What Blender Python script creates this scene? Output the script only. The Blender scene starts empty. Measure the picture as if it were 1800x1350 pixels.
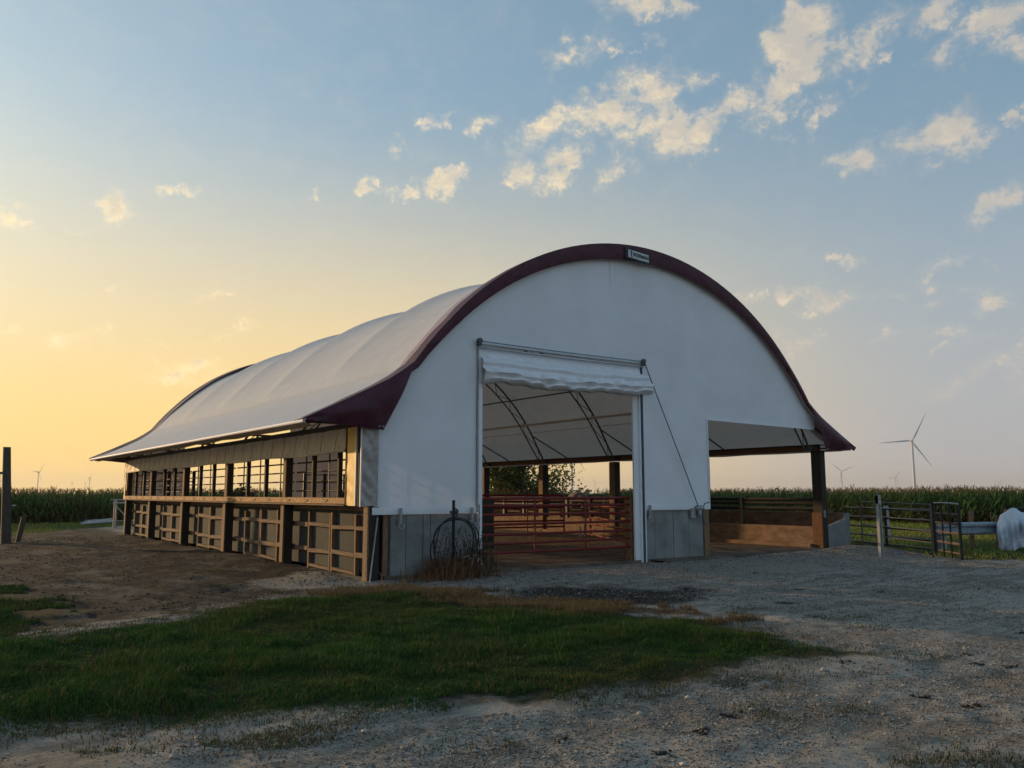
import bpy, bmesh, math, random
import numpy as np
from mathutils import Vector, Matrix, Euler

K = 1.2                                   # plan units -> metres
scene = bpy.context.scene
col = scene.collection
R = math.radians
random.seed(7); rng = np.random.default_rng(7)

# ------------------------------------------------------------------ camera
CAM = (-6.01332, -12.22828, 1.30985)
FW = Vector((0.58075, 0.80367, 0.12981)); RT = Vector((0.81057, -0.58564, -0.00063)); UP = Vector((-0.07552, -0.10558, 0.99154))
cd = bpy.data.cameras.new('camera'); cam = bpy.data.objects.new('camera', cd); col.objects.link(cam)
cd.sensor_width = 36; cd.lens = 1469.92 / 1800 * 36
cd.clip_start = 0.05; cd.clip_end = 30000
cam.matrix_world = Matrix(((RT.x, UP.x, -FW.x, CAM[0]*K), (RT.y, UP.y, -FW.y, CAM[1]*K), (RT.z, UP.z, -FW.z, CAM[2]*K), (0, 0, 0, 1)))
scene.camera = cam
# ------------------------------------------------------------------ sun and sky
SUN_EL, SUN_AZ = R(8.4), R(22.6)          # azimuth: turned from +Y towards -X
SUN_DIR = Vector((-math.sin(SUN_AZ)*math.cos(SUN_EL), math.cos(SUN_AZ)*math.cos(SUN_EL), math.sin(SUN_EL)))
sl = bpy.data.lights.new('sun', 'SUN'); sl.energy = 2.7; sl.angle = R(0.6); sl.color = (1.0, 0.63, 0.30)
so = bpy.data.objects.new('sun', sl); col.objects.link(so)
so.rotation_euler = (-SUN_DIR).to_track_quat('-Z', 'Y').to_euler()
SKY_STRENGTH = 0.101
scene.view_settings.view_transform = 'Standard'
scene.view_settings.look = 'None'
scene.view_settings.exposure = 0.42
scene.view_settings.gamma = 1.0
scene.view_settings.use_curve_mapping = False
scene.cycles.use_denoising = True
scene.cycles.max_bounces = 8
scene.cycles.transparent_max_bounces = 12
scene.cycles.volume_bounces = 1

world = bpy.data.worlds.new('World'); scene.world = world; world.use_nodes = True
wn = world.node_tree; wn.nodes.clear()
def N(t, tree=None, **kw):
    n = (tree or wn).nodes.new(t)
    for k, v in kw.items(): setattr(n, k, v)
    return n
def LK(a, b, tree=None): (tree or wn).links.new(a, b)
sky = N('ShaderNodeTexSky', sky_type='NISHITA', sun_disc=False)
sky.sun_elevation = SUN_EL; sky.sun_rotation = -SUN_AZ
sky.air_density = 1.0; sky.dust_density = 3.2; sky.ozone_density = 2.2; sky.altitude = 100
tc = N('ShaderNodeTexCoord')
def wmath(op, a, b=None, c=None, clamp=False):
    n = N('ShaderNodeMath', operation=op); n.use_clamp = clamp
    for i, v in enumerate((a, b, c)):
        if v is None: continue
        if isinstance(v, (int, float)): n.inputs[i].default_value = v
        else: LK(v, n.inputs[i])
    return n.outputs[0]
def wdot(vec):
    n = N('ShaderNodeVectorMath', operation='DOT_PRODUCT'); LK(tc.outputs['Generated'], n.inputs[0]); n.inputs[1].default_value = vec
    return n.outputs['Value']
# clouds: puffs placed by direction on a plane tangent to the sky dome (fixed in the world)
df = wdot(FW); du = wdot(RT); dv = wdot(UP)
dfs = wmath('MAXIMUM', df, 0.05)
cu = wmath('DIVIDE', du, dfs); cv = wmath('DIVIDE', dv, dfs)
cuv = N('ShaderNodeCombineXYZ'); LK(cu, cuv.inputs[0]); LK(cv, cuv.inputs[1])
wq = N('ShaderNodeTexNoise'); wq.inputs['Scale'].default_value = 26; wq.inputs['Detail'].default_value = 6; wq.inputs['Roughness'].default_value = .68
LK(tc.outputs['Generated'], wq.inputs['Vector'])
wsub = N('ShaderNodeVectorMath', operation='SUBTRACT'); LK(wq.outputs['Color'], wsub.inputs[0]); wsub.inputs[1].default_value = (.5, .5, .5)
wmul = N('ShaderNodeVectorMath', operation='MULTIPLY'); LK(wsub.outputs[0], wmul.inputs[0]); wmul.inputs[1].default_value = (.115, .085, 0)
wadd = N('ShaderNodeVectorMath', operation='ADD'); LK(cuv.outputs[0], wadd.inputs[0]); LK(wmul.outputs[0], wadd.inputs[1])
BL = [(1130,5,80,30,0,1),(1005,95,46,30,20,.8),(1075,92,20,12,0,.6),(1145,78,18,15,0,.6),(1410,70,75,62,60,1.15),(1370,140,95,38,55,1.05),
(1290,185,85,26,30,.95),(1210,235,75,30,25,.95),(1215,262,36,18,10,.8),(1320,215,40,15,25,.6),(960,225,75,34,25,.95),(985,290,55,30,40,.95),
(910,305,22,30,45,.65),(1080,180,65,44,35,.95),(1160,160,66,34,20,.85),(1160,205,44,32,30,.75),(1100,245,50,32,40,.65),(1080,300,44,24,40,.55),
(1230,140,26,15,20,.65),(1530,60,65,32,50,.85),(1500,110,50,26,35,.65),(1630,25,55,30,10,.95),(1740,35,80,32,35,.95),(1670,90,50,26,25,.75),
(1780,75,32,27,0,.95),(1440,205,40,18,40,.65),(1505,160,18,12,20,.65),(1370,235,22,15,-30,.5),(1640,235,95,32,20,.9),(1700,250,55,24,20,.75),
(1510,280,48,26,15,.85),(1650,285,28,14,20,.55),(1765,350,60,22,35,.95),(1800,215,18,22,0,.75),(1445,522,50,26,0,1.0),(1390,515,22,14,0,.75),
(1310,530,28,16,0,.85),(1365,595,24,12,0,.65),(1645,470,55,16,20,.65),(1550,520,44,14,0,.5),(1740,535,44,16,0,.55),(1640,530,28,14,0,.45),
(1690,590,40,14,0,.5),(1545,590,26,12,20,.55),(1780,650,75,42,10,.55),(1650,690,80,26,10,.35),(755,220,24,15,20,.8),(840,220,34,16,15,.6),
(640,335,28,18,0,.9),(785,325,30,22,45,.85),(715,335,30,13,10,.6),(190,360,42,30,-35,.85),(305,330,34,12,0,.75),(20,390,28,17,10,.75),
(52,352,16,10,0,.6),(140,595,50,17,5,.65),(320,655,85,20,5,.65),(445,570,24,12,0,.45),(560,357,12,9,30,.5),(705,255,13,24,45,.5),(700,120,30,9,20,.2)]
_r = random.Random(12)
for i in range(28):
    t = _r.random(); BL.append((860+720*t+_r.gauss(0, 95), 300-260*t+_r.gauss(0, 62), _r.uniform(9, 26), _r.uniform(7, 14), _r.uniform(10, 55), _r.uniform(.45, .8)))
for i in range(12): BL.append((_r.uniform(1330, 1830), _r.uniform(420, 720), _r.uniform(14, 40), _r.uniform(7, 13), _r.uniform(-5, 25), _r.uniform(.4, .7)))
for i in range(7): BL.append((_r.uniform(-30, 480), _r.uniform(340, 690), _r.uniform(12, 45), _r.uniform(6, 12), _r.uniform(-10, 20), _r.uniform(.4, .65)))
acc = None
for (px, py, rx, ry, an, st) in BL:
    m = N('ShaderNodeMapping', vector_type='TEXTURE')
    m.inputs['Location'].default_value = ((px-900)/1469.92, (675-py)/1469.92, 0)
    m.inputs['Rotation'].default_value = (0, 0, R(an)); m.inputs['Scale'].default_value = (rx*1.5/1469.92, ry*1.4/1469.92, 1)
    LK(wadd.outputs[0], m.inputs['Vector'])
    g = N('ShaderNodeTexGradient', gradient_type='SPHERICAL'); LK(m.outputs[0], g.inputs[0])
    q = wmath('MULTIPLY', g.outputs['Fac'], st); acc = q if acc is None else wmath('SMOOTH_MAX', acc, q, .06)
infront = wmath('GREATER_THAN', df, 0.15)
acc = wmath('MULTIPLY', acc, infront)
def wnoise(vec, scale, detail, rough, off=(0, 0, 0), rot=0.6, stretch=(1, 1, 1)):
    m = N('ShaderNodeMapping'); m.inputs['Location'].default_value = off; m.inputs['Scale'].default_value = stretch; m.inputs['Rotation'].default_value = (0, 0, rot)
    LK(vec, m.inputs['Vector'])
    n = N('ShaderNodeTexNoise'); n.inputs['Scale'].default_value = scale; n.inputs['Detail'].default_value = detail; n.inputs['Roughness'].default_value = rough
    n.inputs['Distortion'].default_value = 0.25
    LK(m.outputs[0], n.inputs['Vector']); return n.outputs['Fac']
gvec = tc.outputs['Generated']
n1 = wnoise(gvec, 21, 9, .62, stretch=(1, 1, 1.5)); n2 = wnoise(gvec, 21, 9, .62, off=(-.006, .010, -.020), stretch=(1, 1, 1.5)); n3 = wnoise(gvec, 75, 6, .65, stretch=(1, 1, 1.3))
def dens(nz, t0, t1, k):
    v = wmath('MULTIPLY_ADD', n3, .45, nz)
    s = wmath('MULTIPLY_ADD', wmath('SUBTRACT', v, .72), 4.4, wmath('MULTIPLY', acc, k))
    mr = N('ShaderNodeMapRange', interpolation_type='SMOOTHSTEP'); LK(s, mr.inputs['Value'])
    mr.inputs['From Min'].default_value = t0; mr.inputs['From Max'].default_value = t1
    return mr.outputs[0]
gate = wmath('MULTIPLY', acc, 3.2, clamp=True)
thin = wmath('MULTIPLY', dens(n1, -.4, 1.5, 1.6), .34)
dn = wmath('MULTIPLY', wmath('MAXIMUM', dens(n1, .35, 2.05, 2.1), thin), gate)
dn_s = wmath('MULTIPLY', dens(n2, .75, 2.1, 2.0), gate)
# sky colour grade: pale haze tint of the air near the horizon
sep = N('ShaderNodeSeparateXYZ'); LK(gvec, sep.inputs[0])
sund = wdot(SUN_DIR)
hazy = N('ShaderNodeMapRange', interpolation_type='SMOOTHSTEP'); LK(sep.outputs['Z'], hazy.inputs['Value'])
hazy.inputs['From Min'].default_value = 0.464; hazy.inputs['From Max'].default_value = -0.02
sung = N('ShaderNodeMapRange', interpolation_type='SMOOTHSTEP'); LK(sund, sung.inputs['Value'])
sung.inputs['From Min'].default_value = 0.04; sung.inputs['From Max'].default_value = 0.70
gm = N('ShaderNodeGamma'); gm.inputs['Gamma'].default_value = .503; LK(sky.outputs[0], gm.inputs['Color'])
gk = N('ShaderNodeMix', data_type='RGBA', blend_type='MULTIPLY'); gk.inputs['Factor'].default_value = 1; LK(gm.outputs[0], gk.inputs['A']); gk.inputs['B'].default_value = (1.90, 2.37, 2.55, 1)
skyg = N('ShaderNodeMix', data_type='RGBA', blend_type='MIX')
hz = N('ShaderNodeMix', data_type='RGBA'); LK(sung.outputs[0], hz.inputs['Factor'])
hz.inputs['A'].default_value = (3.5, 3.5, 3.65, 1); hz.inputs['B'].default_value = (8.5, 5.7, 1.85, 1)
LK(hazy.outputs[0], skyg.inputs['Factor']); LK(gk.outputs['Result'], skyg.inputs['A']); LK(hz.outputs['Result'], skyg.inputs['B'])
cl = N('ShaderNodeMix', data_type='RGBA'); LK(sung.outputs[0], cl.inputs['Factor'])
cl.inputs['A'].default_value = (5.9, 4.9, 3.7, 1); cl.inputs['B'].default_value = (9.6, 7.4, 4.3, 1)
shade = N('ShaderNodeMix', data_type='RGBA'); LK(wmath('MULTIPLY', dn_s, .55), shade.inputs['Factor'])
LK(cl.outputs['Result'], shade.inputs['A']); shade.inputs['B'].default_value = (3.5, 3.4, 3.3, 1)
cm = N('ShaderNodeMix', data_type='RGBA'); LK(wmath('MULTIPLY', dn, .74), cm.inputs['Factor'])
LK(skyg.outputs['Result'], cm.inputs['A']); LK(shade.outputs['Result'], cm.inputs['B'])
bg = N('ShaderNodeBackground'); bg.inputs['Strength'].default_value = SKY_STRENGTH
LK(cm.outputs['Result'], bg.inputs['Color'])
wo = N('ShaderNodeOutputWorld'); LK(bg.outputs[0], wo.inputs['Surface'])

# ------------------------------------------------------------------ helpers
def tag(o, label=None, cat=None, group=None, kind=None):
    for k, v in (('label', label), ('category', cat), ('group', group), ('kind', kind)):
        if v: o[k] = v
    return o
def empty(name, loc=(0, 0, 0), rz=0.0):
    o = bpy.data.objects.new(name, None); col.objects.link(o)
    o.location = Vector(loc)*K; o.rotation_euler = (0, 0, rz); o.empty_display_size = .2
    return o
class MB:
    def __init__(s): s.v = []; s.f = []
    def add(s, vs, fs):
        b = len(s.v); s.v += [tuple(v) for v in vs]; s.f += [tuple(b+i for i in f) for f in fs]
    def box(s, a, b):
        x0, y0, z0 = (min(a[i], b[i]) for i in range(3)); x1, y1, z1 = (max(a[i], b[i]) for i in range(3))
        s.add([(x0,y0,z0),(x1,y0,z0),(x1,y1,z0),(x0,y1,z0),(x0,y0,z1),(x1,y0,z1),(x1,y1,z1),(x0,y1,z1)],
              [(0,3,2,1),(4,5,6,7),(0,1,5,4),(1,2,6,5),(2,3,7,6),(3,0,4,7)]); return s
    def beam(s, p, q, w, h, up=(0, 0, 1)):
        p = Vector(p); q = Vector(q); d = (q-p).normalized(); u = Vector(up)
        if abs(d.dot(u)) > .98: u = Vector((1, 0, 0))
        a = d.cross(u).normalized()*w/2; b = a.cross(d).normalized()*h/2
        vs = [p-a-b, p+a-b, p+a+b, p-a+b, q-a-b, q+a-b, q+a+b, q-a+b]
        s.add(vs, [(0,1,2,3),(7,6,5,4),(0,4,5,1),(1,5,6,2),(2,6,7,3),(3,7,4,0)]); return s
    def tube(s, pts, r, n=8, cap=True, closed=False):
        pts = [Vector(p) for p in pts]; m = len(pts); rr = r if isinstance(r, (list, tuple)) else [r]*m
        b = len(s.v); prev = None
        for i, p in enumerate(pts):
            if closed: d = pts[(i+1) % m]-pts[i-1]
            else: d = pts[min(i+1, m-1)]-pts[max(i-1, 0)]
            d.normalize()
            if prev is None:
                a = d.cross(Vector((0, 0, 1)))
                if a.length < .05: a = d.cross(Vector((1, 0, 0)))
            else: a = prev-d*prev.dot(d)
            a.normalize(); prev = a; c = d.cross(a)
            for k in range(n):
                t = 2*math.pi*k/n; s.v.append(tuple(p+(a*math.cos(t)+c*math.sin(t))*rr[i]))
        for i in range(m if closed else m-1):
            j = (i+1) % m
            for k in range(n): s.f.append((b+i*n+k, b+i*n+(k+1) % n, b+j*n+(k+1) % n, b+j*n+k))
        if cap and not closed:
            s.f.append(tuple(b+k for k in reversed(range(n)))); s.f.append(tuple(b+(m-1)*n+k for k in range(n)))
        return s
    def grid(s, P):
        h = len(P); w = len(P[0]); b = len(s.v)
        for row in P: s.v += [tuple(p) for p in row]
        for i in range(h-1):
            for j in range(w-1): s.f.append((b+i*w+j, b+i*w+j+1, b+(i+1)*w+j+1, b+(i+1)*w+j))
        return s
    def build(s, name, mat, parent=None, smooth=False, loc=None, bevel=0):
        me = bpy.data.meshes.new(name); o = bpy.data.objects.new(name, me); col.objects.link(o)
        off = Vector((0, 0, 0))
        if loc is not None: off = Vector(loc); o.location = off*K
        me.from_pydata([((v[0]-off.x)*K, (v[1]-off.y)*K, (v[2]-off.z)*K) for v in s.v], [], s.f)
        me.validate(); 
        if smooth:
            me.polygons.foreach_set('use_smooth', [True]*len(me.polygons))
            me.set_sharp_from_angle(angle=R(40))
        if bevel:
            bm = bmesh.new(); bm.from_mesh(me)
            bmesh.ops.bevel(bm, geom=list(bm.edges), offset=bevel*K, segments=1, affect='EDGES', profile=.5); bm.to_mesh(me); bm.free()
        me.materials.append(mat)
        if parent is not None: o.parent = parent
        return o
def np_mesh(name, V, T, mat, cols=None, parent=None, smooth=False, attr='col'):
    V = np.asarray(V, np.float32)*K; T = np.asarray(T, np.int32)
    me = bpy.data.meshes.new(name); k = T.shape[1]
    me.vertices.add(len(V)); me.vertices.foreach_set('co', V.ravel())
    me.loops.add(T.size); me.loops.foreach_set('vertex_index', T.ravel())
    me.polygons.add(len(T)); me.polygons.foreach_set('loop_start', np.arange(0, T.size, k, dtype=np.int32))
    me.update(calc_edges=True)
    if smooth: me.polygons.foreach_set('use_smooth', np.ones(len(T), bool))
    if cols is not None:
        a = me.color_attributes.new(attr, 'FLOAT_COLOR', 'POINT'); c = np.ones((len(V), 4), np.float32); c[:, :3] = cols
        a.data.foreach_set('color', c.ravel())
    me.materials.append(mat); me.validate()
    o = bpy.data.objects.new(name, me); col.objects.link(o)
    if parent is not None: o.parent = parent
    return o
def copy_tree(o, parent=None):
    c = o.copy(); col.objects.link(c); c.parent = parent
    for ch in list(o.children): copy_tree(ch, c)
    return c

# value noise
def _hash(ix, iy, s):
    h = (ix.astype(np.int64)*374761393 + iy.astype(np.int64)*668265263 + s*1442695041) & 0xffffffff
    h = ((h ^ (h >> 13))*1274126177) & 0xffffffff
    return ((h ^ (h >> 16)) & 0xffff)/65535.0
def vnoise(x, y, s=0):
    x = np.asarray(x, float); y = np.asarray(y, float); ix = np.floor(x); iy = np.floor(y); fx = x-ix; fy = y-iy
    fx = fx*fx*(3-2*fx); fy = fy*fy*(3-2*fy)
    a = _hash(ix, iy, s); b = _hash(ix+1, iy, s); c = _hash(ix, iy+1, s); d = _hash(ix+1, iy+1, s)
    return (a*(1-fx)+b*fx)*(1-fy)+(c*(1-fx)+d*fx)*fy - .5
def fbm(x, y, f, n=4, s=0, g=.5):
    t = 0; a = 1.0
    for i in range(n): t = t+a*vnoise(np.asarray(x)*f+i*17.3, np.asarray(y)*f-i*9.1, s+i); f *= 2.03; a *= g
    return t

# ------------------------------------------------------------------ materials
def mat(name, color, rough=.7, var=.15, nscale=6.0, bump=.0, bscale=60.0, metal=0.0, spec=.35, stretch=(1, 1, 1), trans=0.0, color2=None, wear=0.0, alpha=None):
    m = bpy.data.materials.new(name); m.use_nodes = True; t = m.node_tree; p = t.nodes['Principled BSDF']; out = t.nodes['Material Output']
    co = N('ShaderNodeTexCoord', t); mp = N('ShaderNodeMapping', t); mp.inputs['Scale'].default_value = stretch; LK(co.outputs['Object'], mp.inputs[0], t)
    n = N('ShaderNodeTexNoise', t); n.inputs['Scale'].default_value = nscale; n.inputs['Detail'].default_value = 6; n.inputs['Roughness'].default_value = .62; LK(mp.outputs[0], n.inputs[0], t)
    r = N('ShaderNodeValToRGB', t); c2 = color2 or tuple(c*(1-var*1.6) for c in color)
    r.color_ramp.elements[0].position = .28; r.color_ramp.elements[1].position = .72
    r.color_ramp.elements[0].color = (*c2, 1); r.color_ramp.elements[1].color = (*[min(1, c*(1+var)) for c in color], 1)
    LK(n.outputs['Fac'], r.inputs[0], t); LK(r.outputs[0], p.inputs['Base Color'], t)
    p.inputs['Roughness'].default_value = rough; p.inputs['Metallic'].default_value = metal; p.inputs['Specular IOR Level'].default_value = spec
    if bump:
        bn = N('ShaderNodeTexNoise', t); bn.inputs['Scale'].default_value = bscale; bn.inputs['Detail'].default_value = 4; LK(mp.outputs[0], bn.inputs[0], t)
        b = N('ShaderNodeBump', t); b.inputs['Strength'].default_value = bump; b.inputs['Distance'].default_value = .02; LK(bn.outputs['Fac'], b.inputs['Height'], t); LK(b.outputs[0], p.inputs['Normal'], t)
    if trans:
        tr = N('ShaderNodeBsdfTranslucent', t); warm = N('ShaderNodeMix', t, data_type='RGBA', blend_type='MULTIPLY'); warm.inputs['Factor'].default_value = 1; LK(r.outputs[0], warm.inputs['A'], t); warm.inputs['B'].default_value = (1.0, .84, .70, 1); LK(warm.outputs['Result'], tr.inputs[0], t); mx = N('ShaderNodeMixShader', t); mx.inputs[0].default_value = trans
        LK(p.outputs[0], mx.inputs[1], t); LK(tr.outputs[0], mx.inputs[2], t); LK(mx.outputs[0], out.inputs[0], t)
    if alpha is not None:
        p.inputs['Alpha'].default_value = alpha
    return m
def attr_mat(name, rough=.8, trans=.25, spec=.25):
    m = bpy.data.materials.new(name); m.use_nodes = True; t = m.node_tree; p = t.nodes['Principled BSDF']; out = t.nodes['Material Output']
    a = N('ShaderNodeAttribute', t); a.attribute_name = 'col'; LK(a.outputs['Color'], p.inputs['Base Color'], t)
    p.inputs['Roughness'].default_value = rough; p.inputs['Specular IOR Level'].default_value = spec
    if trans:
        tr = N('ShaderNodeBsdfTranslucent', t); LK(a.outputs['Color'], tr.inputs[0], t); mx = N('ShaderNodeMixShader', t); mx.inputs[0].default_value = trans
        LK(p.outputs[0], mx.inputs[1], t); LK(tr.outputs[0], mx.inputs[2], t); LK(mx.outputs[0], out.inputs[0], t)
    return m
M = dict(
 roof=mat('white_roof_fabric', (.74, .745, .76), .55, .05, 2.5, .05, 300, trans=.25),
 gable=mat('white_gable_fabric', (.82, .84, .87), .5, .05, .9, .10, 5, trans=.035),
 hem=mat('white_hem_fabric', (.82, .83, .86), .5, .05, 8, .1, 40),
 curtain=mat('curtain_fabric', (.62, .57, .47), .6, .14, 3, .12, 20, trans=.12, stretch=(1, 2.5, 1)),
 strip=mat('sunglow_strip_fabric', (.90, .62, .17), .5, .05, 5, .1, 25, trans=.2),  # low sun's yellow glow is put into the strip's base colour
 clear=mat('clear_plastic_film', (.40, .36, .34), .22, .25, 6, .3, 14, spec=.6),
 maroon=mat('maroon_fabric', (.080, .018, .034), .5, .3, 4, .5, 9, spec=.3),
 overlap=mat('maroon_overlap_fabric', (.40, .30, .33), .5, .2, 5, .1, 30),
 steel=mat('galvanised_steel', (.36, .37, .38), .45, .2, 12, .05, 80, metal=.6),
 darksteel=mat('dark_truss_steel', (.10, .10, .10), .5, .25, 14, metal=.4),
 black=mat('black_painted_pipe', (.012, .012, .014), .5, .3, 18, .05, 60),
 red=mat('red_gate_paint', (.19, .014, .013), .45, .3, 20, .06, 60),
 wood=mat('weathered_lumber', (.25, .155, .09), .8, .3, 5, .35, 40, stretch=(8, 8, 1)),
 woodh=mat('sawn_lumber_boards', (.19, .125, .085), .8, .45, 3, .35, 40, stretch=(8, 1, 8)),
 sill=mat('new_lumber_sill', (.48, .285, .125), .75, .35, 7, .3, 40, stretch=(6, 1.5, 6), color2=(.16, .085, .04)),
 darkwood=mat('dark_stained_post', (.036, .030, .025), .75, .4, 6, .3, 40, stretch=(8, 8, 1)),
 brownwood=mat('brown_header_beam', (.16, .075, .035), .75, .3, 6, .3, 40, stretch=(8, 1, 8)),
 concrete=mat('grey_concrete', (.25, .26, .25), .85, .22, 2.2, .18, 50, color2=(.16, .165, .16)),
 panel=mat('grey_wall_panel', (.038, .048, .053), .85, .25, 2.0, .15, 50),
 bunk=mat('worn_bunk_concrete', (.25, .165, .11), .85, .3, 2.2, .3, 50, color2=(.12, .078, .05), stretch=(1, 1, 2.5)),
 floor=mat('dirty_concrete_floor', (.16, .125, .10), .95, .4, 1.6, .5, 30, color2=(.05, .036, .026), spec=.1),
 turbine=mat('pale_turbine_paint', (.62, .63, .64), .5, .03, 2),
 bark=mat('tree_bark', (.05, .04, .03), .9, .3, 10, .4, 30, stretch=(4, 4, 1)),
 rail=mat('galvanised_guardrail', (.33, .38, .42), .5, .2, 9, .05, 60, metal=.5),
 rust=mat('rusty_pipe', (.125, .088, .075), .85, .45, 9, .2, 40, color2=(.06, .055, .055)),
 plastic=mat('white_plastic_sheet', (.60, .66, .74), .4, .10, 5, .25, 18, spec=.4),
 whitepost=mat('pale_channel_post', (.40, .40, .40), .6, .2, 9, .1, 40),
 rubber=mat('black_poly_pipe', (.018, .017, .016), .5, .3, 10),
 signwhite=mat('sign_white', (.60, .66, .68), .5, .05, 10), ink=mat('sign_ink', (.012, .02, .03), .5, .1, 10),
 cow=mat('brown_cow_hide', (.11, .065, .045), .8, .3, 4, .2, 60), cowhead=mat('pale_muzzle', (.42, .33, .27), .8, .2, 6),
 clod=mat('dark_manure', (.02, .015, .011), .95, .4, 20, .5, 40),
 redsoil=mat('red_brown_soil', (.10, .045, .025), .95, .4, 8, .6, 20),
  oldwood=mat('old_pole_wood', (.10, .085, .065), .85, .3, 5, .4, 40, stretch=(8, 8, 1)),
 insulator=mat('white_porcelain', (.75, .74, .7), .3, .04, 5),
)
LEAF = attr_mat('leaf_surface', .7, .28)
BLADE = attr_mat('grass_surface', .75, .22)
STONE = attr_mat('stone_surface', .9, 0)

# ground material: colour zones of the soil itself
def ground_mat():
    m = bpy.data.materials.new('ground_soils'); m.use_nodes = True; t = m.node_tree; p = t.nodes['Principled BSDF']
    co = N('ShaderNodeTexCoord', t)
    def nz(s, d=6, r=.6, st=(1, 1, 1)):
        mp = N('ShaderNodeMapping', t); mp.inputs['Scale'].default_value = st; LK(co.outputs['Object'], mp.inputs[0], t)
        n = N('ShaderNodeTexNoise', t); n.inputs['Scale'].default_value = s; n.inputs['Detail'].default_value = d; n.inputs['Roughness'].default_value = r; LK(mp.outputs[0], n.inputs[0], t); return n.outputs['Fac']
    def ramp(f, *st):
        r = N('ShaderNodeValToRGB', t); e = r.color_ramp.elements
        while len(e) < len(st): e.new(.5)
        for i, (pos, c) in enumerate(st): e[i].position = pos; e[i].color = (*c, 1)
        LK(f, r.inputs[0], t); return r.outputs[0]
    def mix(f, a, b):
        n = N('ShaderNodeMix', t, data_type='RGBA'); LK(f, n.inputs['Factor'], t); LK(a, n.inputs['A'], t); LK(b, n.inputs['B'], t); return n.outputs['Result']
    def mth(op, a, b, cl=False):
        n = N('ShaderNodeMath', t, operation=op); n.use_clamp = cl
        for i, v in enumerate((a, b)):
            if isinstance(v, (int, float)): n.inputs[i].default_value = v
            else: LK(v, n.inputs[i], t)
        return n.outputs[0]
    big = nz(.55, 6, .62); mid = nz(4, 6, .65); fine = nz(38, 5, .7); gr = nz(120, 3, .7); streak = nz(2.2, 6, .65, (.35, 1.6, 1))
    f1 = mth('ADD', mth('MULTIPLY', mid, .45), mth('MULTIPLY', fine, .55))
    tan = ramp(f1, (.30, (.14, .122, .10)), (.47, (.32, .285, .24)), (.66, (.46, .42, .36)))
    tan2 = ramp(f1, (.30, (.075, .063, .05)), (.5, (.205, .18, .147)), (.7, (.34, .305, .255)))
    base = mix(ramp(mth('ADD', mth('MULTIPLY', streak, .6), mth('MULTIPLY', big, .4)), (.45, (0, 0, 0)), (.56, (1, 1, 1))), tan, tan2)
    a1 = N('ShaderNodeAttribute', t); a1.attribute_name = 'zone'; sp = N('ShaderNodeSeparateColor', t); LK(a1.outputs['Color'], sp.inputs[0], t)
    a2 = N('ShaderNodeAttribute', t); a2.attribute_name = 'zone_b'; sp2 = N('ShaderNodeSeparateColor', t); LK(a2.outputs['Color'], sp2.inputs[0], t)
    def edge(w, n, k=1.1):      # ragged transition
        v = mth('ADD', w, mth('MULTIPLY', mth('SUBTRACT', n, .5), k)); mr = N('ShaderNodeMapRange', t, interpolation_type='SMOOTHSTEP')
        LK(v, mr.inputs['Value'], t); mr.inputs['From Min'].default_value = .34; mr.inputs['From Max'].default_value = .66; return mr.outputs[0]
    patch = nz(1.1, 7, .68, (1.0, .6, 1))
    dirt_l = ramp(f1, (.3, (.042, .037, .030)), (.5, (.095, .085, .069)), (.7, (.21, .185, .15)))
    dirt_d = ramp(f1, (.3, (.012, .011, .0095)), (.55, (.033, .030, .026)), (.75, (.075, .068, .057)))
    dirt = mix(ramp(patch, (.49, (0, 0, 0)), (.60, (1, 1, 1))), dirt_d, dirt_l)
    grav = ramp(mth('ADD', mth('MULTIPLY', fine, .5), mth('MULTIPLY', gr, .5)), (.3, (.095, .085, .072)), (.5, (.275, .247, .207)), (.7, (.46, .42, .36)))
    mud = ramp(f1, (.3, (.012, .010, .008)), (.5, (.045, .036, .028)), (.68, (.14, .115, .088)))
    soil = ramp(f1, (.3, (.012, .014, .006)), (.7, (.045, .044, .020)))
    dry = ramp(f1, (.3, (.05, .033, .018)), (.7, (.15, .10, .055)))
    c = mix(edge(sp.outputs[1], mid), base, dirt); c = mix(edge(sp.outputs[2], mid, .8), c, grav)
    c = mix(edge(sp2.outputs[0], patch, 1.5), c, mud); c = mix(edge(sp2.outputs[1], mid), c, dry); c = mix(edge(sp.outputs[0], mid, .7), c, soil)
    LK(c, p.inputs['Base Color'], t); p.inputs['Roughness'].default_value = .95; p.inputs['Specular IOR Level'].default_value = .15
    b = N('ShaderNodeBump', t); b.inputs['Strength'].default_value = .75; b.inputs['Distance'].default_value = .035
    LK(mth('ADD', mth('MULTIPLY', fine, .8), mth('MULTIPLY', mid, 1.6)), b.inputs['Height'], t); LK(b.outputs[0], p.inputs['Normal'], t)
    return m

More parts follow.
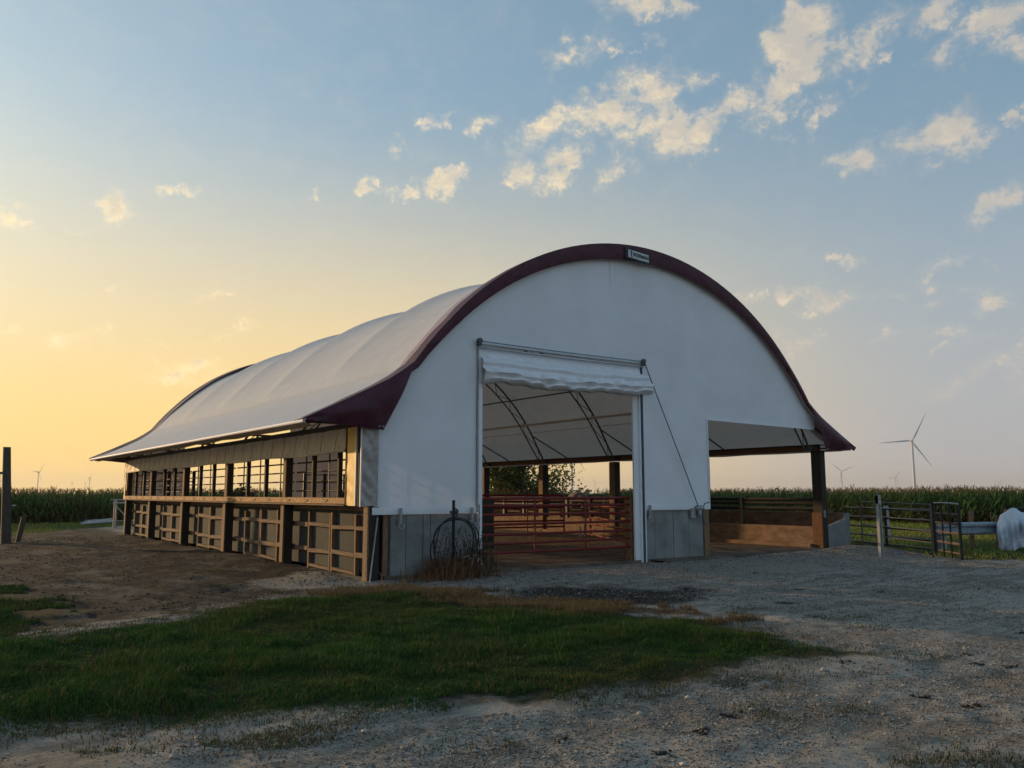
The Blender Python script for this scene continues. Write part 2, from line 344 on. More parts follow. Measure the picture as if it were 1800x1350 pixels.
# ------------------------------------------------------------------ ground
POLY = dict(
 lawn=[[-7.5,-2.2],[-5.43,-2.64],[-4.51,-2.59],[-3.48,-2.23],[-2.49,-1.49],[-1.05,-1.38],[-0.23,-1.47],[0.12,-2.13],[0.1,-3.3],[0.85,-4.57],[1.59,-5.16],[1.65,-5.94],[1.4,-6.52],[1.22,-7.49],[1.33,-8.03],[0.13,-7.77],[-0.52,-7.71],[-1.18,-7.71],[-2.24,-7.66],[-3.35,-7.31],[-4.3,-6.89],[-5.43,-6.22],[-5.9,-6.0],[-7.5,-5.4]],
 patch=[[-6.2,2.6],[-5.06,1.99],[-4.45,1.13],[-4.11,-0.36],[-4.4,-1.48],[-4.91,-2.16],[-6.2,-2.4]],
 dry=[[-1.16,-0.85],[0.1,-0.87],[0.77,-2.83],[1.35,-4.23],[1.86,-4.91],[1.9,-5.9],[1.46,-5.28],[0.73,-4.71],[-0.18,-3.68],[-0.51,-2.0],[-1.2,-1.7]],
 mud=[[0.75,-2.3],[1.67,-2.2],[2.98,-2.6],[3.8,-3.58],[2.52,-4.4],[1.39,-4.3],[0.7,-3.56],[0.33,-3.1]],
 gravL=[[-1.5,1.4],[-0.23,1.9],[0.5,0.6],[1.2,0.1],[0.6,-1.25],[-0.48,-1.0],[-1.34,-0.1]],
 gravM=[[7.6,-0.2],[13.33,0.9],[12.3,-2.2],[9.2,-3.2],[5.79,-2.6],[3.7,-2.0],[1.6,-.9],[1.2,0.3],[3.88,1.0],[6.05,0.3]],
 dirt=[[-9,20.5],[-4.58,19.8],[0.57,26],[0.4,7.02],[0.2,0.35],[-1.16,-0.85],[-2.42,-1.29],[-3.45,-2.1],[-4.37,-2.4],[-9,-2.2]],
 farL=[[-40,20],[-6.34,20.8],[-2.94,20.86],[0.08,25.64],[2.08,28.82],[3.27,31.67],[14,30],[20,40],[-40,36]],
 farR=[[25.53,8.83],[14.2,1.2],[13.6,-1.0],[12.2,-3.3],[14.5,-4.2],[16.5,-6.0],[36,-9],[36,1.13],[36,22],[24,34],[13.6,34],[13.6,8]])
def inside(P, x, y):
    P = np.array(P); r = np.zeros(np.shape(x), bool); n = len(P)
    for i in range(n):
        x0, y0 = P[i]; x1, y1 = P[(i+1) % n]
        c = ((y0 > y) != (y1 > y)) & (x < (x1-x0)*(y-y0)/(y1-y0+1e-12)+x0); r ^= c
    return r
def sdist(P, x, y):
    P = np.array(P); d = np.full(np.shape(x), 1e9); n = len(P)
    for i in range(n):
        a = P[i]; b = P[(i+1) % n]; e = b-a; t = np.clip(((x-a[0])*e[0]+(y-a[1])*e[1])/(e@e), 0, 1)
        d = np.minimum(d, np.hypot(x-a[0]-t*e[0], y-a[1]-t*e[1]))
    return np.where(inside(P, x, y), d, -d)
def zone(k, x, y, soft): return np.clip(.5+sdist(POLY[k], x, y)/soft/2, 0, 1)
def hgt(x, y):
    x = np.asarray(x, float); y = np.asarray(y, float)
    D = np.hypot(x-CAM[0], y-CAM[1]); near = np.exp(-(D/26)**2)
    h = -.06-.10*np.clip((-1-y)/8, 0, 1)-.04*np.clip((D-20)/20, 0, 1)
    rough = fbm(x, y, .9, 3, 3)*.05+fbm(x, y, 4.2, 4, 9, .55)*.022
    inb = (x > -.05) & (x < 13.3) & (y > -.1) & (y < 18.6)
    h = h+np.where(inb, 0, rough)*near
    dz = np.clip(sdist(POLY['dirt'], x, y)/1.0, 0, 1)
    h = h+dz*near*(fbm(x*1.0, y*.8, 1.3, 5, 21, .5)*.075)
    # bank of fill against the long wall, a ridge of dark spoil beyond it
    h = h+.09*np.exp(-((x+.15)/.55)**2)*np.clip((19-y)/2, 0, 1)*np.clip((y-.3)/3.0, 0, 1)*(1+.7*vnoise(y*1.3, x*.6, 5))*(x < .22)
    h = h+.07*np.exp(-((x+2.2-.02*(y-12))/.8)**2)*np.exp(-((y-14)/5.5)**2)*(1+.8*vnoise(x*1.4, y*.8, 8))
    h = h+.17*np.exp(-((x-11.9)/1.3)**2-((y+1.1)/.95)**2)+.05*np.exp(-((x-9.6)/1.6)**2-((y+1.2)/.8)**2)
    h = h-.06*np.exp(-((x-2.2)/1.2)**2-((y+3.3)/.8)**2)
    # wheel ruts on the drive
    s = (x*.62+y*.78); q = (-x*.78+y*.62)
    h = h-.042*near*(np.exp(-((q+8.6+.5*np.sin(s*.22))/.28)**2)+np.exp(-((q+10.6+.5*np.sin(s*.22))/.28)**2))*(x > 1)
    h = h+.03*zone('lawn', x, y, .4)
    return np.where(inb, np.minimum(h, -.06), h)
def make_ground():
    yaw = .6258; a = [yaw-R(42)+R(.19)*i for i in range(int(84/.19)+1)]; b = a[-1]
    while b < a[0]+2*math.pi-R(4): b += R(3.2); a.append(b)
    a = np.array(a); r = [1.2]
    while r[-1] < 58: r.append(r[-1]*1.0095)
    while r[-1] < 8000: r.append(r[-1]*1.16)
    r = np.array(r); A, Rr = np.meshgrid(a, r); x = CAM[0]+np.sin(A)*Rr; y = CAM[1]+np.cos(A)*Rr; z = hgt(x, y)
    nr, na = x.shape; V = np.stack([x.ravel(), y.ravel(), z.ravel()], 1); V = np.vstack([V, [[CAM[0], CAM[1], -.16]]])
    i, j = np.meshgrid(np.arange(nr-1), np.arange(na), indexing='ij'); j2 = (j+1) % na
    T = np.stack([i*na+j, (i+1)*na+j, (i+1)*na+j2, i*na+j2], -1).reshape(-1, 4)[:, ::-1]
    c = len(V)-1; jj = np.arange(0, na); F = np.stack([np.full(na, c), jj, (jj+1) % na, (jj+1) % na], 1)
    o = np_mesh('ground', V, T, ground_mat(), smooth=True)
    X, Y = V[:, 0], V[:, 1]
    nzv = fbm(X, Y, 1.3, 3, 40)*.5
    z1 = np.ones((len(V), 4), np.float32); z2 = np.ones((len(V), 4), np.float32)
    def zz(k, s): return np.clip(.5+(sdist(POLY[k], X, Y)+nzv*s*1.2)/s/2, 0, 1)
    far = np.hypot(X, Y) > 45
    z1[:, 0] = np.maximum.reduce([np.clip(zz('lawn', .55)-.22, 0, 1), np.clip(zz('patch', .5)-.2, 0, 1), zz('farL', .4), zz('farR', .4), far*1.0])
    z1[:, 1] = zz('dirt', .8); z1[:, 2] = np.maximum(zz('gravL', .4), zz('gravM', .6))
    z2[:, 0] = zz('mud', .5); z2[:, 1] = zz('dry', .35); z2[:, 2] = 0
    for nm, z in (('zone', z1), ('zone_b', z2)):
        at = o.data.color_attributes.new(nm, 'FLOAT_COLOR', 'POINT'); at.data.foreach_set('color', z.ravel())
    tag(o, kind='structure')
make_ground()
def gz(x, y): return float(hgt(np.array([x]), np.array([y]))[0])

# concrete slab in the barn, running out to the bunk
fl = MB(); fl.box((.3, -.02, -.5), (13.25, 18.4, 0)); fl.add([(6.9, -.55, -.12), (12.05, -.35, -.10), (12.05, -.023, .0), (6.2, -.023, .0)], [(0, 1, 2, 3)])
tag(fl.build('concrete_floor', M['floor']), kind='structure')

# ------------------------------------------------------------------ barn
W = 12.31; CX = W/2; LEN = 18.1; BAY = 3.658
PU = np.array([0, .5, 1, 1.5, 2, 2.5, 3, 3.5, 4, 4.4, 4.8, 5.1, 5.4, 5.65, 5.9, 6.3, 6.7, 7.27])
PZ = np.array([6.35, 6.33, 6.27, 6.17, 6.03, 5.85, 5.61, 5.31, 4.95, 4.6, 4.19, 3.82, 3.47, 3.28, 3.12, 2.915, 2.715, 2.44])
def prof(u): return np.interp(np.abs(u), PU, PZ)
# dense arc-length samples of the half profile
_us = np.concatenate([5.4*np.sin(np.linspace(0, 1, 34)*math.pi/2*.985)/math.sin(math.pi/2*.985), np.linspace(5.5, 7.27, 14)])
from functools import lru_cache
def smooth_prof(u):
    u = abs(u)
    if u <= 5.4:
        k = u/5.4; zc = math.sqrt(6.4**2-u*u)-.05; return zc+(.085*max(0, (k-.86)/.14)**1.5)
    return float(np.interp(u, PU, PZ))
SP = [(-float(u), smooth_prof(u)) for u in _us[::-1]]+[(float(u), smooth_prof(u)) for u in _us[1:]]
barn = empty('fabric_barn')
tag(barn, 'white hoop barn with maroon trim, rolled-up door and timber side wall', 'barn')

def roof():
    mb = MB(); rows = []
    nb = 5; ns = 24; ys = [-.06+(LEN+.12)*i/(nb*ns) for i in range(nb*ns+1)]
    for yi, y in enumerate(ys):
        t = (yi % ns)/ns; dip = .15*(1-abs(2*t-1)**2.8)
        row = []
        for i, (u, z) in enumerate(SP):
            a = SP[max(i-1, 0)]; b = SP[min(i+1, len(SP)-1)]; tx, tz = b[0]-a[0], b[1]-a[1]; L = math.hypot(tx, tz); nx, nz = -tz/L, tx/L
            if nz < 0: nx, nz = -nx, -nz
            k = max(0, 1-(abs(u)/5.45)**5) if abs(u) < 5.45 else 0
            fl_ = .03*math.sin(math.pi*min(1, max(0, (abs(u)-5.45)/1.8))) if abs(u) > 5.45 else 0
            wr = .006*float(vnoise(u*1.3+9, y*2.1, 77))
            d = -dip*k-fl_+wr
            row.append((CX+u+nx*d, y, z+nz*d))
        rows.append(row)
    mb.grid(rows); return mb.build('roof_cover', M['roof'], barn, smooth=True)
rf = roof()
for s in (-1, 1):
    x = CX+s*7.275
    MB().tube([(x, -.02, 2.415), (x, 9, 2.415), (x, LEN+.02, 2.415)], .028, 8).build('eave_pipe', M['hem'], rf, smooth=True)
    # underside pocket flap of the eave
    MB().grid([[(x, y, 2.40) for y in np.linspace(.1, LEN-.1, 20)], [(x-s*.24, y, 2.36+.012*math.sin(y*3)) for y in np.linspace(.1, LEN-.1, 20)]]).build('eave_flap', M['curtain'], rf)
# seam strips lying on the cover along the kink
for s in (-1, 1):
    u = 5.48
    MB().tube([(CX+s*u, .4, smooth_prof(u)-.004), (CX+s*u, 9, smooth_prof(u)-.004), (CX+s*u, LEN-.3, smooth_prof(u)-.004)], .012, 6).build('seam', M['roof'], rf, smooth=True)

def drop(u): return .29*(1-.72*min(1, abs(u)/5.5)**2)
def trim(front=True):
    s = -1 if front else 1; y0 = -.14 if front else LEN+.14
    mb = MB(); top = []; edge = []; inner = []; low = []
    for i, (u, z) in enumerate(SP):
        a = SP[max(i-1, 0)]; b = SP[min(i+1, len(SP)-1)]; tx, tz = b[0]-a[0], b[1]-a[1]; L = math.hypot(tx, tz); nx, nz = -tz/L, tx/L
        if nz < 0: nx, nz = -nx, -nz
        w = .30+.05*math.sin(u*9)*math.sin(u*3.1)
        if abs(u) > 5.3: w += .12*min(1, (abs(u)-5.3)/.4)*max(0, 1-(abs(u)-5.3)/1.9)
        wr = .016*max(0, math.sin(u*17+math.sin(u*5)*2))**3+.022*float(vnoise(u*8, 3.3, 5))+.012*float(vnoise(u*22, 1.3, 6))
        dd = drop(u)
        top.append((CX+u+nx*.03, y0-s*w, z+nz*.03)); edge.append((CX+u+nx*.035, y0, z+nz*.035))
        inner.append((CX+u-nx*dd*.5, y0+s*(.012+wr), z-nz*dd*.5)); low.append((CX+u-nx*dd, y0-s*.02+s*wr*.5, z-nz*dd))
    mb.grid([top, edge, inner, low])
    t = mb.build('trim_band', M['maroon'], barn, smooth=True)
    ov = MB(); ra = []; rb = []
    for i, (u, z) in enumerate(SP):
        a = SP[max(i-1, 0)]; b = SP[min(i+1, len(SP)-1)]; tx, tz = b[0]-a[0], b[1]-a[1]; L = math.hypot(tx, tz); nx, nz = -tz/L, tx/L
        if nz < 0: nx, nz = -nx, -nz
        ra.append((CX+u+nx*.018, y0-s*.2, z+nz*.018)); rb.append((CX+u+nx*.012, y0-s*(.60+.05*math.sin(u*4)), z+nz*.0))
    ov.grid([ra, rb]); ov.build('overlap_strip', M['overlap'], t, smooth=True)
    for sd in (-1, 1):
        # corner flap: kink -> inner bottom -> eave tip, with folds
        P = []
        A = np.array([5.46, smooth_prof(5.46)-.03]); B = np.array([5.99, 2.32]); C = np.array([7.29, 2.43])
        n = 14
        for i in range(n+1):
            row = []; q_ = i/n
            st = np.array([5.46+(7.29-5.46)*q_, smooth_prof(min(5.46+(7.29-5.46)*q_, 7.27))+.02]); bt = B+(C-B)*q_
            for j in range(n+1):
                v = j/n
                q = A*(1-v)+B*v if i == 0 else st*(1-v)+bt*v
                fold = .035*math.sin(v*5+q_*9)*math.sin(math.pi*v)*(1-q_*.5)+.02*math.sin(q_*17+v*3)*v*(1-q_)
                row.append((CX+sd*q[0], y0+s*(.02+fold*.6+.10*math.sin(math.pi*v)*math.sin(math.pi*min(1, q_+.15))), q[1]))
            P.append(row)
        MB().grid(P).build('corner_flap', M['maroon'], t, smooth=True)
        if front:
            for k in (0, 1):
                g = MB(); c = Vector((CX+sd*(6.0+.07*k), y0-.035, 2.375)); g.tube([c+Vector((.014*math.cos(a), 0, .014*math.sin(a))) for a in np.linspace(0, 2*math.pi, 9)[:-1]], .006, 5, closed=True); g.build('grommet', M['steel'], t)
    return t
tf = trim(True); tb = trim(False)

def pan(xs, zlo, zhi, y, ybulge=None, nz=16):
    return [[(x, y+(ybulge(x, zlo(x)+(zhi(x)-zlo(x))*k/nz) if ybulge else 0), zlo(x)+(zhi(x)-zlo(x))*k/nz) for x in xs] for k in range(nz+1)]
def gable(front):
    y = 0.0 if front else LEN
    top = lambda x: smooth_prof(x-CX)-.10
    mb = MB(); bul = lambda x, z: .022*float(vnoise(x*.7, z*.8, 31))+.010*float(vnoise(x*2.6, z*.7, 37))+.006*math.sin((x-z)*9)*max(0, 1-abs(z-1.4)/.5)
    d0, d1, w0 = (2.08, 6.06, 8.04) if front else (1.84, 5.62, 7.6)
    zb = .985; zd = 3.93; zw = 2.90
    wl = lambda x: zw-.012*(x-8) if x < 12 else 2.85
    mb.grid(pan(np.linspace(.10, d0, 14), lambda x: zb, top, y, bul))
    mb.grid(pan(np.linspace(d0, d1, 20), lambda x: zd, top, y, bul))
    mb.grid(pan(np.linspace(d1, w0, 14), lambda x: zb, top, y, bul))
    mb.grid(pan(np.linspace(w0, 11.95, 18), wl, lambda x: max(top(x), wl(x)+.05), y, bul))
    bm = bmesh.new(); o = mb.build('gable_cover', M['gable'], barn, smooth=True)
    bm.from_mesh(o.data); bmesh.ops.remove_doubles(bm, verts=bm.verts, dist=.002); bm.to_mesh(o.data); bm.free()
    if front:
        for a, b in ((.06, 2.07), (6.12, 8.05)):
            h = MB(); h.grid([[(x, -.022-.004*math.sin(math.pi*k/4)+.004*math.sin(x*9), .972+.115*k/4) for x in np.linspace(a, b, 16)] for k in range(5)])
            h.grid([[(x, -.022+.004*math.sin(x*9), .972) for x in np.linspace(a, b, 16)], [(x, -.005, .972) for x in np.linspace(a, b, 16)]])
            h.build('hem', M['gable'], o, smooth=True)
        MB().beam((8.045, -.012, 1.0), (8.045, -.012, 2.9), .03, .02).build('edge_rope', M['hem'], o)
        MB().beam((8.03, -.012, 2.905), (11.85, -.012, 2.86), .02, .03).build('edge_rope', M['hem'], o)
        for x in (5.3, 9.3):
            zl = 1.0 if x < 2 or 6.1 < x < 8 else (3.95 if x < 6 else 2.92)
            MB().beam((x, -.004, zl+.1), (x, -.004, top(x)), .05, .006, up=(0, 1, 0)).build('weld_seam', M['gable'], o)
    return o
gf = gable(True); gb = gable(False)

# trusses
WEBM = M['darksteel']
def chord_pts(off, n=40, lim=5.98):
    out = []
    for u in np.linspace(-lim, lim, n):
        e = .02; z0 = math.sqrt(6.4**2-min(abs(u), 6.05)**2)-.05; nx = u/6.4; nz = math.sqrt(max(0, 1-nx*nx))
        out.append((u-nx*off, z0-nz*off))
    return out
for k in range(6):
    y = .22+k*(LEN-.44)/5
    oc = chord_pts(.10); ic = chord_pts(.36, lim=5.9)
    # inner chord converges on the outer one at the foot
    icc = []
    for (u, z), (uo, zo) in zip(ic, oc):
        t = max(0, (abs(u)-5.0)/.95)**2; icc.append((u*(1-t)+uo*t, z*(1-t)+zo*t))
    oc2 = [(CX+u, y, max(z, 2.36)) for u, z in oc]; ic2 = [(CX+u, y, max(z, 2.36)) for u, z in icc]
    tr = MB(); tr.tube(oc2, .028, 6); tr.tube(ic2, .022, 6)
    t = tr.build('truss', WEBM, barn, smooth=True)
    w = MB()
    for i in range(0, len(oc2)-1):
        a, b = (oc2[i], ic2[i+1]) if i % 2 == 0 else (ic2[i], oc2[i+1])
        w.tube([a, b], .011, 5, cap=False)
    w.build('web', WEBM, t)
    for s in (-1, 1):
        o = MB(); x0 = CX+s*6.0
        o.tube([(x0, y, 2.42), (CX+s*7.15, y, 2.43)], .022, 6); o.tube([(CX+s*5.35, y, 3.28), (CX+s*7.15, y, 2.44)], .022, 6)
        o.build('outrigger', WEBM, t)
        MB().box((x0-.14, y-.07, 2.34), (x0+.14, y+.07, 2.47)).build('foot_bracket', WEBM, t)
for u in (-4.35, 0, 4.35):
    z = (math.sqrt(6.4**2-min(u*u, 29.3)))*.945-.05; x = CX+u*.945
    MB().tube([(x, .2, z), (x, LEN-.2, z)], .024, 6).build('purlin', WEBM, barn, smooth=True)
for u in (5.12, -5.12):
    z = math.sqrt(6.4**2-u*u)*.955-.05; x = CX+u*.955
    MB().beam((x, .2, z), (x, LEN-.2, z), .09, .02, up=(.6 if u > 0 else -.6, 0, .7)).build('tension_strap', M['hem'], barn)
# X bracing cables in the first bay
for (a, b) in (((CX+5.2, .3, 3.2), (CX+3.4, 3.8, 5.2)), ((CX+3.4, .3, 5.2), (CX+5.2, 3.8, 3.2))):
    MB().tube([a, b], .008, 5).build('brace_cable', WEBM, barn)

# header beams and right-hand posts
MB().box((12.14, .12, 2.345), (12.34, LEN, 2.475)).build('header_beam', M['brownwood'], barn)
MB().box((.03, .12, 2.36), (.20, LEN, 2.50)).build('header_beam', M['darkwood'], barn)
MB().box((12.05, .0, 2.48), (12.36, LEN, 2.50)).build('header_plate', M['darkwood'], barn)
for k in range(6):
    y = k*BAY if k else .0; y = min(y, LEN-.4)
    p = MB().box((12.135, y, -.05), (12.33, y+.27, 2.35)) if k == 0 else MB().box((12.10, y, -.05), (12.33, y+.24, 2.30))
    p.build('wall_post', M['darkwood'], barn, bevel=.008)
    if k: MB().box((12.07, y+.005, 0), (12.097, y+.235, 2.28)).build('facing_board', M['wood'], barn, bevel=.003)
cb = MB().box((12.09, .0, -.06), (12.132, .28, .84)); cb.build('sunlit_post_face', M['brownwood'], barn, bevel=.004)  # sunlit lower part of the post's left face, put in as brown wood
pl = MB().box((12.15, -.02, .72), (12.23, -.004, .90)); pl.build('junction_plate', M['steel'], barn)
for z in (.76, .81, .86): MB().tube([(12.19, -.022, z), (12.19, -.04, z)], .012, 6).build('bolt', M['steel'], barn)

# long side wall ----------------------------------------------------------
side = MB().box((.30, .1, -.3), (.40, LEN, 1.10)).build('side_wall', M['panel'], barn)
post_y = [k*BAY for k in range(6)]
PW = .17
for k, y in enumerate(post_y):
    y0 = y if k < 5 else LEN-.2
    MB().box((.032, y0, -.25), (.20, y0+PW, 1.103)).build('wall_post', M['darkwood'], side, bevel=.006)
    MB().box((0, y0+.004, -.25), (.03, y0+PW-.004, 1.10)).build('facing_board', M['wood'], side, bevel=.003)
    MB().box((.045, y0, 1.245), (.165, y0+PW*.9, 2.37)).build('wall_post', M['darkwood'], side, bevel=.006)
    MB().box((.018, y0+.004, 1.245), (.043, y0+PW*.9-.004, 2.36)).build('facing_board', M['wood'], side, bevel=.003)
    # plain seam between laminated plies
MB().box((-.004, -.003, -.2), (.012, .05, 1.08)).build('ply_strip', M['woodh'], side)
for k in range(5):
    y0 = post_y[k]+PW; y1 = post_y[k+1]; L = y1-y0
    base = .02+.05*float(vnoise(k*3.1, 2.2, 3))
    ys = [y0+L*f for f in (.22, .50, .80)]
    for i, y in enumerate(ys):
        h = .93+.08*random.random(); j = .03*random.uniform(-1, 1)
        MB().beam((.262+.004*i, y+j, base-.15), (.262+.004*i, y, h), .075, .055, up=(0, 1, 0)).build('stud', M['wood'], side)
        if i == 1: MB().beam((.265, y+.08, base-.15), (.265, y+.075, h-.02), .068, .045, up=(0, 1, 0)).build('stud', M['wood'], side)
    segs = [y0]+ys+[y1]
    for zr in (.74, .29):
        for i in range(4):
            a, b = segs[i]+.03, segs[i+1]-.03; dz = random.uniform(-.012, .012)
            if i == 3: a -= .0
            MB().beam((.262, a, zr+dz), (.262, b, zr+dz+random.uniform(-.025, .025)), .072, random.uniform(.06, .085), up=(0, 0, 1)).build('rail', M['woodh'], side)
    for i in (1, 2):
        MB().beam((.262, segs[i]+.03, base-.02), (.262, segs[i+1]-.03, base+.0), .072, .05).build('bottom_plate', M['woodh'], side)
    MB().box((.205, y0+.01, 1.02), (.297, y1-.01, 1.095)).build('top_plate', M['woodh'], side)
# sill: boards end to end with a thin lip under them
for k in range(5):
    a = .80 if k == 0 else post_y[k]+.01; b = post_y[k+1]-.005+.01 if k < 4 else LEN-.15
    MB().box((-.045, a, 1.135), (.33, b, 1.24)).build('sill', M['sill'], side, bevel=.006)
MB().box((-.075, .76, 1.106), (.30, LEN-.05, 1.131)).build('sill_lip', M['woodh'], side)
for k in range(5):                        # wire clips on the sill
    for f in (.15, .38, .62, .86):
        y = post_y[k]+BAY*f+.2
        if y < .95 or y > LEN-.4: continue
        c = MB(); c.tube([(-.05, y-.11, 1.205), (-.052, y-.05, 1.18), (-.052, y+.04, 1.19), (-.05, y+.10, 1.215)], .009, 5); c.tube([(-.05, y+.02, 1.165), (-.052, y-.06, 1.20)], .008, 5)
        c.build('wire_clip', M['darksteel'], side)
# window openings: studs, pipe rails
for k in range(5):
    y0 = post_y[k]+PW; y1 = post_y[k+1]; L = y1-y0
    for f in (.355, .68):
        MB().box((.10, y0+L*f-.032, 1.243), (.175, y0+L*f+.032, 2.36)).build('window_stud', M['darkwood'], side)
    for zr in (1.36, 1.54, 1.72, 1.90):
        MB().tube([(.25, y0, zr), (.25, y1, zr)], .017, 6).build('pipe_rail', M['black'], side)
    for f in (.20, .55, .86):
        MB().tube([(.245, y0+L*f, 1.245), (.245, y0+L*f+.02, 2.34)], .014, 6).build('pipe_upright', M['black'], side)
# rolled side curtain under the eave
cu_ = MB(); rows = []
ysn = np.linspace(.80, LEN-.16, 150)
for j in range(9):
    v = j/8; row = []
    for y in ysn:
        wr = .018*math.sin(y*7.1+.8*math.sin(y*2.3))*v+.03*float(vnoise(y*1.7-v*2.0, v*1.5, 12))+.022*float(vnoise(y*5-v*6, v*2, 14))
        if y < 4: wr += .035*math.sin((y*4.2-v*4.5))*v*(1-y/4)
        row.append((-.015-.03*v-wr*(.3+v), y, 2.40-.385*v+.012*math.sin(y*1.72)*v))
    rows.append(row)
cu_.grid(rows); cc = cu_.build('side_curtain', M['curtain'], barn, smooth=True)
MB().tube([(-.05-.012*math.sin(y*3), y, 2.015+.012*math.sin(y*1.72)) for y in np.linspace(.8, LEN-.16, 60)], .024, 8).build('roll_pipe', M['curtain'], cc, smooth=True)
MB().tube([(.0, .80, 2.40), (.0, LEN-.15, 2.40)], .016, 6).build('cord', M['black'], cc)
for i, y in enumerate(np.arange(1.1, 17.8, .61)):
    MB().tube([(-.06, y, 2.42), (-.105, y+.02, 2.02)], .004, 4, cap=False).build('drop_cord', M['darksteel'], cc)
def strip(x0, y0, x1, y1, z0, z1, name, m, amp, n=30, diag=2.0):
    rows = []; d = Vector((x1-x0, y1-y0, 0)); nn = Vector((-d.y, d.x, 0)).normalized()
    if nn.x > 0 and abs(d.y) > abs(d.x): nn = -nn
    if nn.y > 0 and abs(d.x) > abs(d.y): nn = -nn
    for k in range(n+1):
        z = z0+(z1-z0)*k/n; row = []
        for j in range(9):
            t = j/8; f = amp*math.sin(z*22+t*diag*3+1.5*math.sin(z*5))*math.sin(math.pi*min(1, t*1.1+.1))+amp*1.4*float(vnoise(t*3, z*6, 51))
            row.append(Vector((x0, y0, z))+d*t+nn*(.012+f))
        rows.append(row)
    return MB().grid(rows).build(name, m, barn, smooth=True)
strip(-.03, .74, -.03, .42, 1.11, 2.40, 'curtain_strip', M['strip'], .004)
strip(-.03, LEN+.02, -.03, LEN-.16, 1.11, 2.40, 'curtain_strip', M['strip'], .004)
MB().box((-.05, .745, 1.10), (.02, .79, 2.40)).build('strip_batten', M['darkwood'], barn)
MB().box((-.05, .385, 1.11), (.02, .41, 2.40)).build('strip_batten', M['hem'], barn)
MB().box((-.03, .30, 1.10), (.02, .375, 2.41)).build('strip_batten', M['darkwood'], barn)
MB().box((-.045, LEN+.025, 1.10), (.02, LEN+.06, 2.41)).build('strip_batten', M['darkwood'], barn)
MB().box((.06, .07, 1.08), (.24, .29, 2.36)).build('corner_post', M['darkwood'], barn)
strip(-.14, -.03, .14, -.03, 1.115, 2.38, 'clear_film_strip', M['clear'], .016, diag=3)
MB().box((-.165, -.04, 1.10), (-.145, -.02, 2.38)).build('strip_batten', M['hem'], barn)
MB().box((-.025, -.018, 1.10), (.03, .30, 2.38)).build('corner_boxing', M['darkwood'], barn)

# front knee walls in cast concrete, with board joints
def knee(x0, x1, joints):
    o = None; xs = [x0]+joints+[x1]
    for i in range(len(xs)-1):
        MB().box((xs[i]+.006, .02+.004*(i % 2), -.35), (xs[i+1]-.006, .20, .974)).build('wall_panel', M['concrete'], kw)
kw = MB().box((.42, .05, -.35), (2.07, .195, .965)).build('knee_wall', M['concrete'], barn); knee(.42, 2.07, [.70, 1.02, 1.16, 1.62])
kw = MB().box((6.13, .05, -.35), (7.86, .195, .965)).build('knee_wall', M['concrete'], barn); knee(6.13, 7.86, [6.42, 6.95, 7.42])
MB().box((.17, .16, -.3), (.41, .19, 1.0)).build('grey_board', M['panel'], barn)
MB().box((.30, .05, -.3), (.39, .14, .965)).build('end_stake', M['wood'], barn)
MB().box((7.87, .0, -.3), (8.03, .18, 1.02)).build('end_stake', M['wood'], barn)
MB().tube([(.16, -.02, .93), (.02, -.06, -.12)], .014, 6).build('loose_rod', M['steel'], barn)
def clamp(x):
    c = MB(); c.tube([(x, -.07, .84), (x, -.07, 1.075)], .027, 8); o = c.build('anchor_pipe', M['steel'], barn, smooth=True)
    u = MB(); u.tube([(x-.03, -.06, .86), (x-.035, -.08, .78), (x, -.09, .74), (x+.05, -.085, .76), (x+.055, -.07, .82)], .012, 6); u.build('hook', M['steel'], o, smooth=True)
    MB().box((x-.035, -.045, .82), (x+.035, .018, .9)).build('clip', M['steel'], o)
clamp(.55); clamp(1.93); clamp(6.20)
# winch and rope
wi = MB(); wi.box((7.60, -.10, .86), (7.70, -.02, 1.06)); wi.tube([(7.55, -.07, 1.0), (7.76, -.07, 1.0)], .05, 10); wb = wi.build('winch', M['steel'], barn)
MB().tube([(7.74, -.08, 1.0), (7.80, -.10, 1.10), (7.93, -.10, 1.12)], .012, 6).build('crank', M['darksteel'], wb)
MB().box((7.42, -.05, .80), (7.56, .015, 1.0)).build('junction_box', M['steel'], wb)
h = MB(); h.tube([(7.78, -.05, 1.02), (7.78, -.06, .72), (7.82, -.06, .66)], .02, 6); h.build('chain_hook', M['darksteel'], wb)
MB().tube([(6.08, -.12, 3.97), (6.20, -.13, 3.70), (7.18, -.10, 1.86), (7.62, -.08, 1.02)], .011, 5).build('pull_rope', M['darksteel'], wb)

# big door frame -----------------------------------------------------------
fr = MB().box((2.075, -.045, -.06), (2.125, .06, 3.90)).build('door_frame', M['hem'], barn)
MB().box((2.045, -.05, 1.0), (2.07, .0, 3.88)).build('track', M['steel'], fr)
MB().box((2.128, -.03, -.06), (2.16, .09, 3.4)).build('lining', M['hem'], fr)
MB().box((5.83, -.012, .0), (5.972, .03, 3.30)).build('lining', M['gable'], fr)
MB().box((5.975, -.05, -.05), (6.01, .02, 3.86)).build('track', M['hem'], fr)
MB().box((6.015, -.065, -.08), (6.065, .0, 3.86)).build('track', mat('blue_grey_track', (.05, .075, .10), .5, .2, 8), fr)
MB().box((6.07, -.05, -.05), (6.11, -.01, 3.9)).build('track', M['hem'], fr)
MB().box((5.93, -.12, -.10), (6.13, .03, -.06)).build('foot_plate', M['darksteel'], fr)
MB().box((5.84, .10, 0), (5.98, .30, 1.22)).build('gate_post', M['wood'], fr, bevel=.006)
rd = MB()
xs = np.linspace(2.10, 6.07, 150); rows = []
